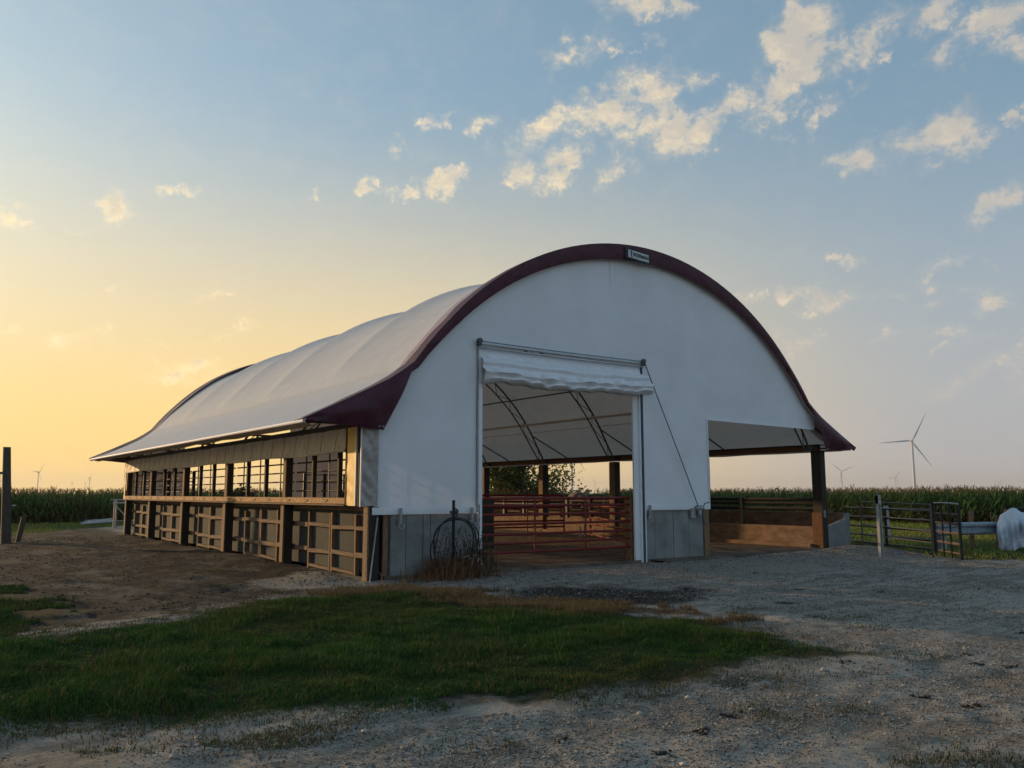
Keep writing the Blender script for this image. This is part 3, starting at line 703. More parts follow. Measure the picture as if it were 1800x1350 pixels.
CS = [(-.03, 3.90), (-.045, 3.80), (-.06, 3.72), (-.13, 3.69), (-.20, 3.66), (-.22, 3.60), (-.17, 3.55), (-.20, 3.52), (-.29, 3.48), (-.31, 3.42), (-.25, 3.37), (-.24, 3.345), (-.27, 3.32), (-.22, 3.27), (-.10, 3.25), (-.03, 3.29), (.02, 3.42), (.02, 3.60)]
for (yy, zz) in CS:
    row = []
    for x in xs:
        t = (x-2.1)/3.97; k = min(1, max(0, (3.75-zz)/.4)); sag = -.07*math.sin(math.pi*min(1, t*1.05))*k+.02*t*k
        n_ = .07*float(vnoise(x*2.3, zz*7, 61))+.06*float(vnoise(x*5+zz*6, zz*11, 63))+.035*abs(math.sin(x*7.3+zz*16+3*float(vnoise(x*1.7, zz*3, 65))))
        e = k*(.10*max(0, (t-.94)/.06)**1.5)
        row.append((x+.09*e*10*max(0, (t-.94)/.06)*(.6+.4*math.sin(zz*20)), yy*(1-.35*max(0, (.06-t)/.06))-n_*k-.3*e, zz+sag+n_*.6*k))
    rows.append(row)
rd.grid(rows); rdo = rd.build('roll_door', M['hem'], barn, smooth=True)
en = MB()
for i in range(6):
    z0 = 3.72-.055*i
    en.grid([[(2.16+.14*t, -.08-.03*i*.5-.05*math.sin(t*3+i), z0-.10*t*t*(1+.2*i)+.02*j) for t in np.linspace(0, 1, 7)] for j in range(2)])
en.build('folded_edge', M['gable'], rdo, smooth=True)
for zc, dz in ((3.985, 0), (3.93, .0), (3.865, .0)):
    MB().tube([(2.06, -.09, zc), (4.1, -.09, zc-.012), (6.07, -.09, zc)], .012, 6).build('lift_cable', M['steel'], rdo)
for x in (2.055, 6.08):
    p = MB(); p.tube([(x, -.06, 3.99), (x, -.12, 3.99)], .05, 10); p.box((x-.03, -.11, 3.90), (x+.03, -.03, 3.99)); p.build('pulley', M['darksteel'], rdo)

# maker's sign on the trim
sg = empty('logo_sign'); sg.parent = barn
c0 = Vector((5.91, -.185, 6.165)); 
def bent(x, z): return (c0.x+x, c0.y+.004*math.sin(x*20), c0.z+z-.055*x-.03*x*x*(1 if x > 0 else -1))
bp = MB(); bp.grid([[(bent(x, z)[0], bent(x, z)[1]+.012, bent(x, z)[2]) for x in np.linspace(-.36, .33, 12)] for z in (-.125, .115)]); bp.build('backing', M['ink'], sg)
bp = MB(); bp.grid([[bent(x, z) for x in np.linspace(-.29, .29, 12)] for z in (-.085, .075)]); bp.build('plate', M['signwhite'], sg)
cur = bpy.data.curves.new('lettering', 'FONT'); cur.body = 'BOERMAN'; cur.size = .105*K; cur.extrude = .001*K; cur.align_x = 'CENTER'; cur.align_y = 'CENTER'; cur.offset = .0025*K
tmp = bpy.data.objects.new('lettering', cur); col.objects.link(tmp)
dg = bpy.context.evaluated_depsgraph_get(); me = bpy.data.meshes.new_from_object(tmp.evaluated_get(dg)); bpy.data.objects.remove(tmp)
for v in me.vertices:
    x = v.co.x/K*.86+.065; z = v.co.y/K; q = bent(x, z-.005); v.co = Vector((q[0], q[1]-.006-v.co.z/K, q[2]))*K
me.materials.clear(); me.materials.append(M['ink']); lt = bpy.data.objects.new('lettering', me); col.objects.link(lt); lt.parent = sg
em = MB()
for (a, b, w) in (((-.235, .05), (-.175, .045), .016), ((-.21, .05), (-.20, -.06), .022), ((-.175, -.055), (-.20, -.062), .014), ((-.165, .0), (-.165, .02), .014)):
    pa = bent(*a); pb = bent(*b); em.beam((pa[0], pa[1]-.006, pa[2]), (pb[0], pb[1]-.006, pb[2]), .004, w, up=(0, 0, 1) if abs(a[0]-b[0]) > abs(a[1]-b[1]) else (1, 0, 0))
em.build('emblem', M['ink'], sg)

# ------------------------------------------------------------------ feed bunk along the right side
bk = empty('feed_bunk', (12.2, 0, 0)); tag(bk, 'long concrete feed bunk lining the open right side of the barn', 'feed bunk')
def child(mb, name, m, root, **kw):
    o = mb.build(name, m, None, **kw); o.parent = root; o.location = -root.location; return o
for k in range(5):
    a = k*BAY+(.30 if k == 0 else .02); b = (k+1)*BAY-.02
    child(MB().box((12.14, a, .0), (12.28, b, .50)), 'curb_panel', M['bunk'], bk, bevel=.01)
    child(MB().box((12.0, a, -.02), (12.13, b, .09)), 'footing', M['bunk'], bk, bevel=.008)
    child(MB().box((13.16, a-.2 if k == 0 else a, -.3), (13.30, b, .82)), 'outer_panel', M['bunk'], bk, bevel=.01)
child(MB().box((12.285, .10, .0), (13.155, 18.2, .14)), 'trough_floor', M['bunk'], bk)
e = MB(); e.add([(12.30, .02, -.3), (13.28, .02, -.3), (13.28, .02, .82), (13.15, .02, .82), (13.08, .02, .68), (12.30, .02, .50), (12.30, .09, -.3), (13.28, .09, -.3), (13.28, .09, .82), (13.15, .09, .82), (13.08, .09, .68), (12.30, .09, .50)],
 [(0,1,2,3,4,5), (11,10,9,8,7,6), (0,6,7,1), (1,7,8,2), (2,8,9,3), (3,9,10,4), (4,10,11,5), (5,11,6,0)]); child(e, 'end_plate', M['concrete'], bk)
# neck rails and stanchions over the curb
nr = empty('neck_rail', (12.3, 0, 0)); tag(nr, 'black pipe neck rails on short posts above the concrete feed bunk', 'rail fence')
for z, r_ in ((.93, .045), (1.06, .04), (1.16, .045)): child(MB().tube([(12.22, .27, z), (12.22, 18.0, z)], r_, 8), 'rail', M['black'], nr, smooth=True)
for k in range(5):
    for f in (1, 2):
        y = k*BAY+f*BAY/3
        if y > 2: child(MB().box((12.16, y, .5), (12.27, y+.10, 1.2)), 'stanchion', M['black'], nr)

# ------------------------------------------------------------------ gates
def make_gate(name, w, hgt_, zs, nv, m, r_=.021, loc=(0, 0, 0), rz=0, bend=True):
    """pipe gate hung at its origin, running along +x"""
    g = empty(name, loc, rz)
    zt = hgt_; zb = zs[0]
    pts = [(0, 0, zb), (0, 0, zt)]
    c = .10
    arc = lambda cx, cz, a0, a1: [(cx+c*math.cos(a), 0, cz+c*math.sin(a)) for a in np.linspace(a0, a1, 5)]
    f = MB(); f.tube([(0, 0, zb)]+arc(c, zt-c, math.pi, math.pi/2)+arc(w-c, zt-c, math.pi/2, 0)+[(w, 0, zb-.03)], r_*1.15, 8)
    f.build('frame', m, g, smooth=True)
    for z in zs: MB().tube([(0, 0, z), (w, 0, z)], r_, 8).build('rail', m, g, smooth=True)
    for i in range(nv):
        x = w*(i+1)/(nv+1); MB().beam((x, -.012, zb-.01), (x, -.012, zt), .035, .012, up=(0, 1, 0)).build('brace', m, g)
    return g
g1 = make_gate('red_gate', 3.68, 1.22, [.26, .42, .58, .76, .93, 1.09], 2, M['red'], .024, (2.22, .16, 0), 0)
tag(g1, 'front red pipe gate closed across the foot of the big doorway', 'gate', 'red pipe gates in the barn')
MB().box((3.63, -.03, .70), (3.78, .03, .78)).build('latch', M['steel'], g1); MB().tube([(3.72, .02, .86), (3.74, 0, .72)], .012, 5).build('latch_pin', M['steel'], g1)
g2 = make_gate('red_gate', 4.0, 1.20, [.22, .36, .5, .66, .82, .98], 2, M['red'], .024, (7.15, 1.35, 0), R(63))
tag(g2, 'red pipe gate angled back into the pens behind the right door jamb', 'gate', 'red pipe gates in the barn')
g3 = make_gate('red_gate', 4.6, 1.26, [.24, .42, .58, .76, .93, 1.10], 3, M['red'], .024, (4.1, 6.3, 0), R(-8))
tag(g3, 'dark red pipe gate deeper inside, top rail level behind the front gate', 'gate', 'red pipe gates in the barn')
sb = MB().box((2.30, .62, .30), (2.86, .66, 1.24)); bo = sb.build('plank_panel', M['darkwood'], None); tag(bo, 'dark brown plywood sheet standing behind left end of front red gate', 'board')
for k, z in enumerate((.42, .62, .82, 1.02)): MB().beam((2.31, .612, z), (2.85, .612, z), .012, .006).build('board_seam', M['black'], bo)
# pen divider panels of black pipe, seen through the side windows
def pen(loc, rz, w, label, hh=2.0, n=7):
    g = empty('pen_panel', loc, rz); tag(g, label, 'pipe panel', 'black pipe pen panels inside the barn')
    for i in range(n): MB().tube([(0, 0, .3+(hh-.3)*i/(n-1)), (w, 0, .3+(hh-.3)*i/(n-1))], .02, 6).build('rail', M['black'], g)
    for f in (0, .5, 1): MB().box((w*f-.045, -.045, 0), (w*f+.045, .045, hh+.05)).build('post', M['black'], g)
pen((5.95, 17.4, 0), 0, 1.6, 'black pipe panel by the pale rear wall, seen through nearest side window')
pen((.35, 17.2, 0), 0, 1.6, 'black pipe panel in the far left corner behind the last side windows')
# pale pipe standing on the slab near the cow
sp_ = MB(); sp_.tube([(10.9, 7.6, 0), (10.9, 7.6, .30)], .03, 8); sp_.tube([(11.02, 7.55, 0), (11.02, 7.55, .36)], .025, 8); tag(sp_.build('stand_pipe', M['whitepost']), 'two short pale pipe stubs standing upright on the barn floor', 'pipe stub')

# cow -----------------------------------------------------------------------
def skin(name, verts, edges, radii, root, m, sub=2, parent=None):
    me = bpy.data.meshes.new(name); me.from_pydata([Vector(v)*K for v in verts], edges, []); o = bpy.data.objects.new(name, me); col.objects.link(o)
    o.modifiers.new('s', 'SKIN'); sm = o.modifiers.new('b', 'SUBSURF'); sm.levels = sub; sm.render_levels = sub
    for i, r_ in enumerate(radii):
        rr = r_ if isinstance(r_, tuple) else (r_, r_); me.skin_vertices[0].data[i].radius = (rr[0]*K, rr[1]*K); me.skin_vertices[0].data[i].use_root = (i == root)
    d = bpy.context.evaluated_depsgraph_get(); m2 = bpy.data.meshes.new_from_object(o.evaluated_get(d)); bpy.data.objects.remove(o); m2.name = name
    o = bpy.data.objects.new(name, m2); col.objects.link(o); m2.materials.clear(); m2.materials.append(m); m2.polygons.foreach_set('use_smooth', [True]*len(m2.polygons))
    if parent: o.parent = parent
    return o
cow = empty('cow', (14.3, 11.75, gz(14.3, 11.75)+.03), R(-120)); cow.scale = (1.14, 1.14, 1.14); tag(cow, 'brown cow standing behind the feed bunk rails with lowered pale head', 'cow')
V_ = [(0,0,.92),(.42,0,.95),(.75,0,1.0),(-.45,0,.97),(-.72,0,1.0),(1.02,0,1.0),(1.25,0,.86),(1.42,0,.62),
      (.60,.17,.62),(.60,.18,.36),(.61,.18,.04),(.60,-.17,.62),(.60,-.18,.36),(.61,-.18,.04),
      (-.68,.18,.66),(-.80,.19,.40),(-.76,.19,.04),(-.68,-.18,.66),(-.80,-.19,.40),(-.76,-.19,.04),(-.86,0,.98),(-.92,0,.55)]
E_ = [(0,1),(1,2),(0,3),(3,4),(2,5),(5,6),(6,7),(1,8),(8,9),(9,10),(1,11),(11,12),(12,13),(4,14),(14,15),(15,16),(4,17),(17,18),(18,19),(4,20),(20,21)]
R_ = [(.30,.33),(.29,.32),(.25,.27),(.29,.30),(.25,.26),(.16,.18),(.14,.15),(.085,.09),.11,.065,.06,.11,.065,.06,.14,.07,.06,.14,.07,.06,.03,.02]
skin('body', V_, E_, R_, 0, M['cow'], 2, cow)
hd = skin('muzzle', [(1.36,0,.74),(1.42,0,.62),(1.46,0,.53)], [(0,1),(1,2)], [.085,.095,.07], 0, M['cowhead'], 2, cow)
for s in (-1, 1):
    MB().tube([(1.22, s*.12, .93), (1.18, s*.25, .95), (1.17, s*.31, .91)], [.035, .06, .012], 6).build('ear', M['cow'], cow, smooth=True)
    MB().tube([(1.335, s*.105, .82), (1.34, s*.125, .82)], .02, 6).build('eye', M['black'], cow)

# ------------------------------------------------------------------ wind turbines
def make_turbine():
    t = empty('wind_turbine'); H = 66.7
    tw = MB(); n = 20; rows = []
    for z, r_ in ((-4, 1.85), (0, 1.85), (15, 1.62), (40, 1.32), (H-1.6, 1.05)): rows.append([(r_*math.cos(a), r_*math.sin(a), z) for a in np.linspace(0, 2*math.pi, n+1)])
    tw.grid(rows); tw.build('tower', M['turbine'], t, smooth=True)
    nc = MB(); rows = []
    for y, w, h in ((-1.4, .9, 1.0), (-1.0, 1.35, 1.45), (3.5, 1.5, 1.6), (5.8, 1.3, 1.4), (6.3, .7, .8)):
        rows.append([(w*math.copysign(abs(math.cos(a))**.5, math.cos(a)), y, H+h*math.copysign(abs(math.sin(a))**.5, math.sin(a))) for a in np.linspace(0, 2*math.pi, 17)])
    nc.grid(rows); nc.build('nacelle', M['turbine'], t, smooth=True)
    rot = bpy.data.objects.new('rotor', None)
    hb = MB(); rows = []
    for y, r_ in ((-1.4, 1.35), (-2.2, 1.4), (-3.0, 1.05), (-3.5, .5), (-3.65, .02)): rows.append([(r_*math.cos(a), y, r_*math.sin(a)) for a in np.linspace(0, 2*math.pi, 15)])
    hb.grid(rows); hub = hb.build('hub', M['turbine'], t, smooth=True); hub.location = (0, 0, H*K)
    for k in range(3):
        b = MB(); rows = []
        for s_, c_, th in ((1.0, 1.0, .9), (2.5, 1.1, .9), (5, 1.9, .65), (8, 2.1, .5), (16, 1.6, .34), (26, 1.05, .2), (34, .6, .12), (38.5, .22, .05)):
            rows.append([(s_, -2.2+th*.5*math.sin(a)-.015*s_, -c_*.25+c_*.5*math.cos(a)) for a in np.linspace(0, 2*math.pi, 11)])
        b.grid(rows); bl = b.build('blade', M['turbine'], hub, smooth=True); bl.rotation_euler = (0, -2*math.pi*k/3, 0)
    return t
proto = make_turbine()
TB = [((1019.5, 546.9), 63, 0, 'tallest wind turbine, three blades clear, right of the maroon roof corner'),
 ((2245.9, 1436.3), 22, 15, 'hazy wind turbine just right of the black corner post, one blade down'),
 ((3441.7, 1950.4), 60, 10, 'small faint wind turbine between the tallest one and the corner-post one'),
 ((5442.6, 2422.5), 66, 20, 'faintest tiny wind turbine at the far right above the plastic-wrapped stack'),
 ((325.6, 2914), 55, 55, 'hazy wind turbine left of the barn, tallest above the left corn'),
 ((788.6, 5455.2), 80, 60, 'tiny wind turbine, left one of the pair by the roof tip'),
 ((619.3, 3846.6), 84, 70, 'small wind turbine beside the far left roof tip, right of its pair'),
 ((556.7, 6272.9), 40, 40, 'tiny faint wind turbine just right of the tall wooden pole'),
 ((391.2, 4932.2), 100, 50, 'small wind turbine at the left picture edge beside the wooden pole'),
 ((947.2, 6021.4), 30, 60, 'tiny faint wind turbine standing between the pair by the roof tip'),
 ((965.9, 3464.7), 52, 30, 'wind turbine seen through the middle left side windows of the barn'),
 ((1329.8, 4551.7), 75, 30, 'fainter wind turbine in the same side windows, right of the clearer one'),
 ((752, 893.35), -62, 0, 'wind turbine seen through the doorway, hub hidden by the header beam'),
 ((3351.5, 3785.1), -8, 10, 'small wind turbine through the doorway left of the inner post')]
for i, ((x, y), a, yaw_, lab) in enumerate(TB):
    t = proto if i == 0 else copy_tree(proto)
    az = math.atan2(x-CAM[0], y-CAM[1])
    t.location = (x*K, y*K, -.12*K); t.rotation_euler = (0, 0, -az+R(yaw_))
    for ch in t.children:
        if ch.name.startswith('hub'): ch.rotation_euler = (0, -R(a), 0)
    tag(t, lab, 'wind turbine', 'wind turbines on the horizon')

# ------------------------------------------------------------------ corn
def ribbon(pts, w, up=(0, 0, 1)):
    v = []; f = []
    pts = [Vector(p) for p in pts]
    for i, p in enumerate(pts):
        d = (pts[min(i+1, len(pts)-1)]-pts[max(i-1, 0)]).normalized(); s = d.cross(Vector(up))
        if s.length < .05: s = d.cross(Vector((1, 0, 0)))
        s.normalize(); ww = w[i]/2
        v += [p-s*ww, p+s*ww]
    for i in range(len(pts)-1): f += [(2*i, 2*i+1, 2*i+3), (2*i, 2*i+3, 2*i+2)]
    return v, f
class Var:
    def __init__(s): s.v = []; s.f = []; s.c = []
    def add(s, vf, c0, c1=None):
        v, f = vf; b = len(s.v); n = len(v); s.v += [tuple(x) for x in v]; s.f += [tuple(b+i for i in t) for t in f]
        c1 = c1 or c0
        s.c += [tuple(c0[k]*(1-i/n)+c1[k]*(i/n) for k in range(3)) for i in range(n)]
    def arr(s): return np.array(s.v, np.float32), np.array(s.f, np.int32), np.array(s.c, np.float32)
def scatter(name, variants, P, rz, sc, tint, m):
    Vs = []; Ts = []; Cs = []; base = 0; which = rng.integers(0, len(variants), len(P))
    for vi, (v, f, c) in enumerate(variants):
        I = np.where(which == vi)[0]
        if not len(I): continue
        ca, sa = np.cos(rz[I])[:, None], np.sin(rz[I])[:, None]; s_ = sc[I][:, None]
        x = (v[None, :, 0]*ca-v[None, :, 1]*sa)*s_+P[I, 0][:, None]; y = (v[None, :, 0]*sa+v[None, :, 1]*ca)*s_+P[I, 1][:, None]; z = v[None, :, 2]*s_+P[I, 2][:, None]
        Vs.append(np.stack([x, y, z], -1).reshape(-1, 3)); n = len(v)
        Ts.append((f[None]+(np.arange(len(I))*n)[:, None, None]).reshape(-1, f.shape[1])+base); base += n*len(I)
        Cs.append((c[None]*tint[I][:, None, :]).reshape(-1, 3))
    return np_mesh(name, np.vstack(Vs), np.vstack(Ts), m, np.vstack(Cs))
def corn_variant():
    V = Var(); H = 1.42
    V.add(ribbon([(0, 0, 0), (.01, 0, .7), (0, 0, H)], [.03, .028, .015], (1, 0, 0)), (.07, .085, .03), (.09, .09, .035))
    V.add(ribbon([(0, 0, 0), (.01, 0, .7), (0, 0, H)], [.03, .028, .015], (0, 1, 0)), (.07, .085, .03), (.09, .09, .035))
    for i in range(11):
        z = .18+i*.115+random.uniform(-.03, .03); a = (math.pi if i % 2 else 0)+random.uniform(-.7, .7); L = random.uniform(.42, .62)*(1 if i < 9 else .75)
        dx, dy = math.cos(a), math.sin(a); r_ = random.uniform(.10, .28)
        pts = [(dx*L*t, dy*L*t, z+r_*math.sin(t*2.6)*1.1-.28*t*t*random.uniform(.6, 1.3)) for t in (0, .25, .5, .75, 1)]
        low = i < 3 and random.random() < .7
        g = (.13, .11, .045) if low else (.055+.03*random.random(), .105+.045*random.random(), .026)
        V.add(ribbon(pts, [.03, .065, .062, .045, .004]), g, tuple(c*1.15 for c in g))
    if random.random() < .7:
        V.add(ribbon([(.02, 0, .68), (.06, .01, .80), (.08, .02, .92)], [.03, .06, .015], (0, 1, 0)), (.10, .11, .04), (.12, .07, .03))
    for k in range(6):
        a = random.uniform(0, 6.28); s_ = .06+.06*random.random()
        V.add(ribbon([(0, 0, H-.02), (math.cos(a)*s_*.4, math.sin(a)*s_*.4, H+.12), (math.cos(a)*s_, math.sin(a)*s_, H+.20+.06*random.random())], [.012, .016, .006], (math.sin(a), -math.cos(a), .01)), (.16, .115, .05), (.22, .15, .07))
    return V.arr()
CV = [corn_variant() for _ in range(14)]
def corn(path, rows, sp, rowgap, outward):
    P = []
    for (ax, ay), (bx, by) in zip(path[:-1], path[1:]):
        L = math.hypot(bx-ax, by-ay); ux, uy = (bx-ax)/L, (by-ay)/L; ox, oy = -uy*outward, ux*outward
        for r_ in range(rows):
            gap = sp*(1 if r_ < 6 else 1.6)
            n = int(L/gap); t = (np.arange(n)+rng.uniform(-.25, .25, n))*gap
            off = r_*rowgap+rng.normal(0, .05, n)
            P.append(np.stack([ax+ux*t+ox*off, ay+uy*t+oy*off], 1))
    return np.vstack(P)
edge_path = [(-42, 31.0), (-6, 33.4), (3, 34.6), (20, 36.6), (33.2, 33.0), (34.6, 20), (32.0, 8.4), (33.2, 3.0), (35.5, -10)]
cp = corn(edge_path, 12, .20, .62, 1)
cz = hgt(cp[:, 0], cp[:, 1]); n = len(cp)
sc = 1.0+rng.normal(0, .05, n)+.05*vnoise(cp[:, 0]*.35, cp[:, 1]*.35, 90)
tint = (1+rng.normal(0, .12, n))[:, None]*np.array([1, 1, 1])+rng.normal(0, .05, (n, 3))*np.array([1.5, .3, .2]); tint = np.clip(tint, .5, 1.7)
o = scatter('corn_field', CV, np.stack([cp[:, 0], cp[:, 1], cz-.02], 1), rng.uniform(0, 6.28, n), sc, tint, LEAF); tag(o, 'tall green corn with brown tassels rising beyond the grass strips', 'corn field', kind='stuff')
# standing corn carries on behind the front rows (top seen edge-on)
cm_ = MB(); outer = []
for i, (x, y) in enumerate(edge_path):
    d = Vector((x-8, y-5, 0)).normalized(); outer.append(((x+d.x*6, y+d.y*6), (x+d.x*900, y+d.y*900)))
cm_.grid([[(a[0], a[1], -.1) for a, b in outer], [(a[0], a[1], 1.22) for a, b in outer], [(b[0], b[1], 1.22) for a, b in outer], [(b[0], b[1], -.3) for a, b in outer]])
tag(cm_.build('corn_canopy', mat('corn_mass', (.03, .055, .016), .9, .4, 3, .6, 12)), 'mass of standing corn stretching away behind the front rows', 'corn field', kind='stuff')

# ------------------------------------------------------------------ trees
def tree(name, loc, H, spread, trunk_h, label, nleaf, ls, green, seed, detail=True):
    random.seed(seed); r = np.random.default_rng(seed); t = empty(name, loc)
    tag(t, label, 'tree')
    tk = MB(); tips = []
    tk.tube([(0, 0, -.3), (.03*H*.2, 0, trunk_h*.5), (.05, .03, trunk_h), (.02, .08, H*.62), (0, .05, H*.85)], [.035*H, .028*H, .024*H, .013*H, .004*H], 8)
    nl = 13 if detail else 6
    for i in range(nl):
        a = 6.28*i/nl+random.uniform(-.3, .3); z0 = trunk_h*.75+(H*.7-trunk_h*.75)*i/nl*random.uniform(.7, 1.1); L = spread*random.uniform(.6, 1.0)*(1-.35*(z0/H))
        el = random.uniform(.15, .75); p0 = Vector((.03, .05, z0)); d = Vector((math.cos(a)*math.cos(el), math.sin(a)*math.cos(el), math.sin(el)))
        p1 = p0+d*L*.5+Vector((0, 0, .05*L)); p2 = p0+d*L+Vector((0, 0, -.05*L)); tk.tube([p0, p1, p2], [.011*H, .007*H, .002*H], 5); tips += [p1, p2, (p1+p2)/2]
        for j in range(3 if detail else 1):
            q = p1+(p2-p1)*random.random(); e = Vector((random.gauss(0, 1), random.gauss(0, 1), random.gauss(0, .6))).normalized()*L*.4; tk.tube([q, q+e*.6, q+e], [.004*H, .003*H, .001*H], 4); tips += [q+e, q+e*.6]
    tips.append(Vector((0, .05, H*.88)))
    tk.build('trunk', M['bark'], t, smooth=True)
    tips = np.array([tuple(x) for x in tips]); I = r.integers(0, len(tips), nleaf)
    c = tips[I]+r.normal(0, 1, (nleaf, 3))*np.array([.17, .17, .13])*spread*.75
    q = r.normal(0, 1, (nleaf, 3)); q /= np.linalg.norm(q, axis=1)[:, None]; w = np.cross(q, r.normal(0, 1, (nleaf, 3))); w /= np.linalg.norm(w, axis=1)[:, None]
    s_ = ls*r.uniform(.6, 1.3, nleaf)[:, None]
    Vv = np.stack([c-q*s_, c+w*s_*.45, c+q*s_, c-w*s_*.45], 1).reshape(-1, 3); F = (np.arange(nleaf)*4)[:, None]+np.array([[0, 1, 2, 3]])
    clump = (.75+.5*r.random(len(tips)))[I]; cc_ = np.repeat(np.array(green)[None]*(clump*r.uniform(.75, 1.25, nleaf))[:, None], 4, 0)
    np_mesh('crown', Vv, F, LEAF, cc_, parent=t)
    return t
tree('broadleaf_tree', (29.2, 35.2, -.1), 6.6, 4.5, 1.0, 'spreading leafy tree seen through the barn doorway beyond the pens', 11500, .155, (.11, .14, .04), 11)
for i, (x, y, h_, lab) in enumerate([(560, 660, 12, 'hazy clump tree on the horizon, left of the inner door post'), (690, 705, 10, 'hazy distant tree just right of the inner door post'), (640, 600, 11, 'hazy distant tree beside the right door jamb')]):
    pass
def fartree(px, D, H, lab, seed):
    az = .6258+math.atan((px-900)/1469.92); t = tree('distant_tree', (CAM[0]+math.sin(az)*D, CAM[1]+math.cos(az)*D, -.2), H, H*.55, H*.25, lab, 900, H*.09, (.05, .06, .03), seed, False)
    t['group'] = 'far trees on the horizon'
fartree(1017, 520, 5.2, 'hazy rounded tree on the horizon left of the inner door post', 21)
fartree(1032, 540, 4.6, 'lower hazy tree on the horizon touching the rounded one', 22)
fartree(1094, 560, 4.4, 'hazy little tree on the horizon right of the inner door post', 23)
fartree(1106, 540, 5.0, 'hazy tree on the horizon nearest the right door jamb', 24)
def bush(px, D, H, w, lab, seed):
    r = np.random.default_rng(seed); az = .6258+math.atan((px-900)/1469.92); t = empty('bush', (CAM[0]+math.sin(az)*D, CAM[1]+math.cos(az)*D, -.1)); tag(t, lab, 'bush')
    n = 1500; c = r.normal(0, 1, (n, 3)); c /= np.linalg.norm(c, axis=1)[:, None]; c *= (r.random(n)**.4)[:, None]*np.array([w, w, H*.52])*(1+.25*np.sin(c[:, :1]*7)); c[:, 2] += H*.5
    q = r.normal(0, 1, (n, 3)); q /= np.linalg.norm(q, axis=1)[:, None]; e = np.cross(q, r.normal(0, 1, (n, 3))); e /= np.linalg.norm(e, axis=1)[:, None]; s_ = .12*r.uniform(.6, 1.3, n)[:, None]
    np_mesh('foliage', np.stack([c-q*s_, c+e*s_*.5, c+q*s_, c-e*s_*.5], 1).reshape(-1, 3), (np.arange(n)*4)[:, None]+np.array([[0, 1, 2, 3]]), LEAF, np.repeat(np.array((.03, .04, .015))[None]*r.uniform(.7, 1.3, n)[:, None], 4, 0), parent=t)
    st = MB()
    for k in range(5): st.tube([(0, 0, -.1), (.3*math.cos(k*1.3), .3*math.sin(k*1.3), H*.7)], [.03, .008], 5)
    st.build('stem', M['bark'], t)
bush(425, 44, 1.75, 1.1, 'dark bush beyond the rear doorway, seen through the middle side windows', 31)

# ------------------------------------------------------------------ grass and weeds
def blades(name, P, h, w, colr, m=BLADE, lean=.45, seed=1):
    r = np.random.default_rng(seed); n = len(P); a = r.uniform(0, 6.28, n); b = a+r.normal(0, .5, n)+1.57; ln = np.abs(r.normal(0, lean, n))
    wv = np.stack([np.cos(a), np.sin(a), np.zeros(n)], 1)*(w/2)[:, None]; lv = np.stack([np.cos(b), np.sin(b), np.zeros(n)], 1)
    up = np.array([0, 0, 1.0])
    m1 = P+up*(h*.55)[:, None]+lv*(h*ln*.3)[:, None]; tp = P+up*(h*np.clip(1-ln*.35, .3, 1))[:, None]+lv*(h*ln)[:, None]
    V = np.stack([P-wv, P+wv, m1-wv*.75, m1+wv*.75, tp], 1).reshape(-1, 3); F = (np.arange(n)*5)[:, None, None]+np.array([[0, 1, 3], [0, 3, 2], [2, 3, 4]])[None]
    c = np.stack([colr*.75, colr*.75, colr, colr, colr*1.15], 1).reshape(-1, 3)
    o = np_mesh(name, V, F.reshape(-1, 3), m, c); return o
def sample(poly, n, keep=None, pad=0.0):
    P = np.array(POLY[poly]); lo, hi = P.min(0)-pad, P.max(0)+pad; out = np.zeros((0, 2))
    while len(out) < n:
        q = rng.uniform(lo, hi, (n, 2)); d = sdist(POLY[poly], q[:, 0], q[:, 1])+fbm(q[:, 0], q[:, 1], 1.5, 5, 55, .6)*.95
        q = q[d > -pad]
        D = np.hypot(q[:, 0]-CAM[0], q[:, 1]-CAM[1]); q = q[rng.random(len(q)) < np.clip((6.5/np.maximum(D, 1))**.6, .3, 1)]
        out = np.vstack([out, q])
    return out[:n]
def gcol(q, n, a=(.017, .088, .011), b=(.062, .108, .018), dry=(.15, .10, .042)):
    t = np.clip(.5+fbm(q[:, 0], q[:, 1], .8, 4, 61)*1.3+rng.normal(0, .18, n), 0, 1)[:, None]; c = np.array(a)*(1-t)+np.array(b)*t*.75
    de = np.clip(1-sdist(POLY['lawn'], q[:, 0], q[:, 1])/.55, 0, 1); isd = (rng.random(n) < .07+.16*np.clip(fbm(q[:, 0], q[:, 1], 1.1, 3, 64)*2, 0, 1)+.5*de**2)[:, None]; return np.where(isd, np.array(dry)*rng.uniform(.5, 1.1, (n, 1)), c)
q = sample('lawn', 230000); n = len(q)
edge_d = np.clip(sdist(POLY['lawn'], q[:, 0], q[:, 1])/.8, .25, 1)
tuf = .80+1.2*np.clip(fbm(q[:, 0], q[:, 1], 1.5, 5, 71, .65), -.35, .6)
hh = .072*tuf*edge_d*rng.uniform(.4, 1.35, n)*np.where(rng.random(n) < .006, 1.9, 1)
o = blades('lawn_grass', np.stack([q[:, 0], q[:, 1], hgt(q[:, 0], q[:, 1])-.004], 1), hh, rng.uniform(.004, .008, n), gcol(q, n), lean=.6, seed=2)
tag(o, 'dark green mown grass patch in front of the barn', 'grass', kind='stuff')
q = sample('lawn', 60000, pad=.28); d = sdist(POLY['lawn'], q[:, 0], q[:, 1]); q = q[(d < .35) & (rng.random(len(q)) < .5)]; n = len(q); t = rng.random((n, 1))
o = blades('fringe_grass', np.stack([q[:, 0], q[:, 1], hgt(q[:, 0], q[:, 1])-.004], 1), .038*rng.uniform(.4, 1.5, n), rng.uniform(.004, .008, n), np.array((.13, .085, .04))*t+np.array((.035, .06, .016))*(1-t), lean=1.0, seed=12)
tag(o, 'thin brown and green fringe straggling from the lawn onto gravel', 'grass', kind='stuff')
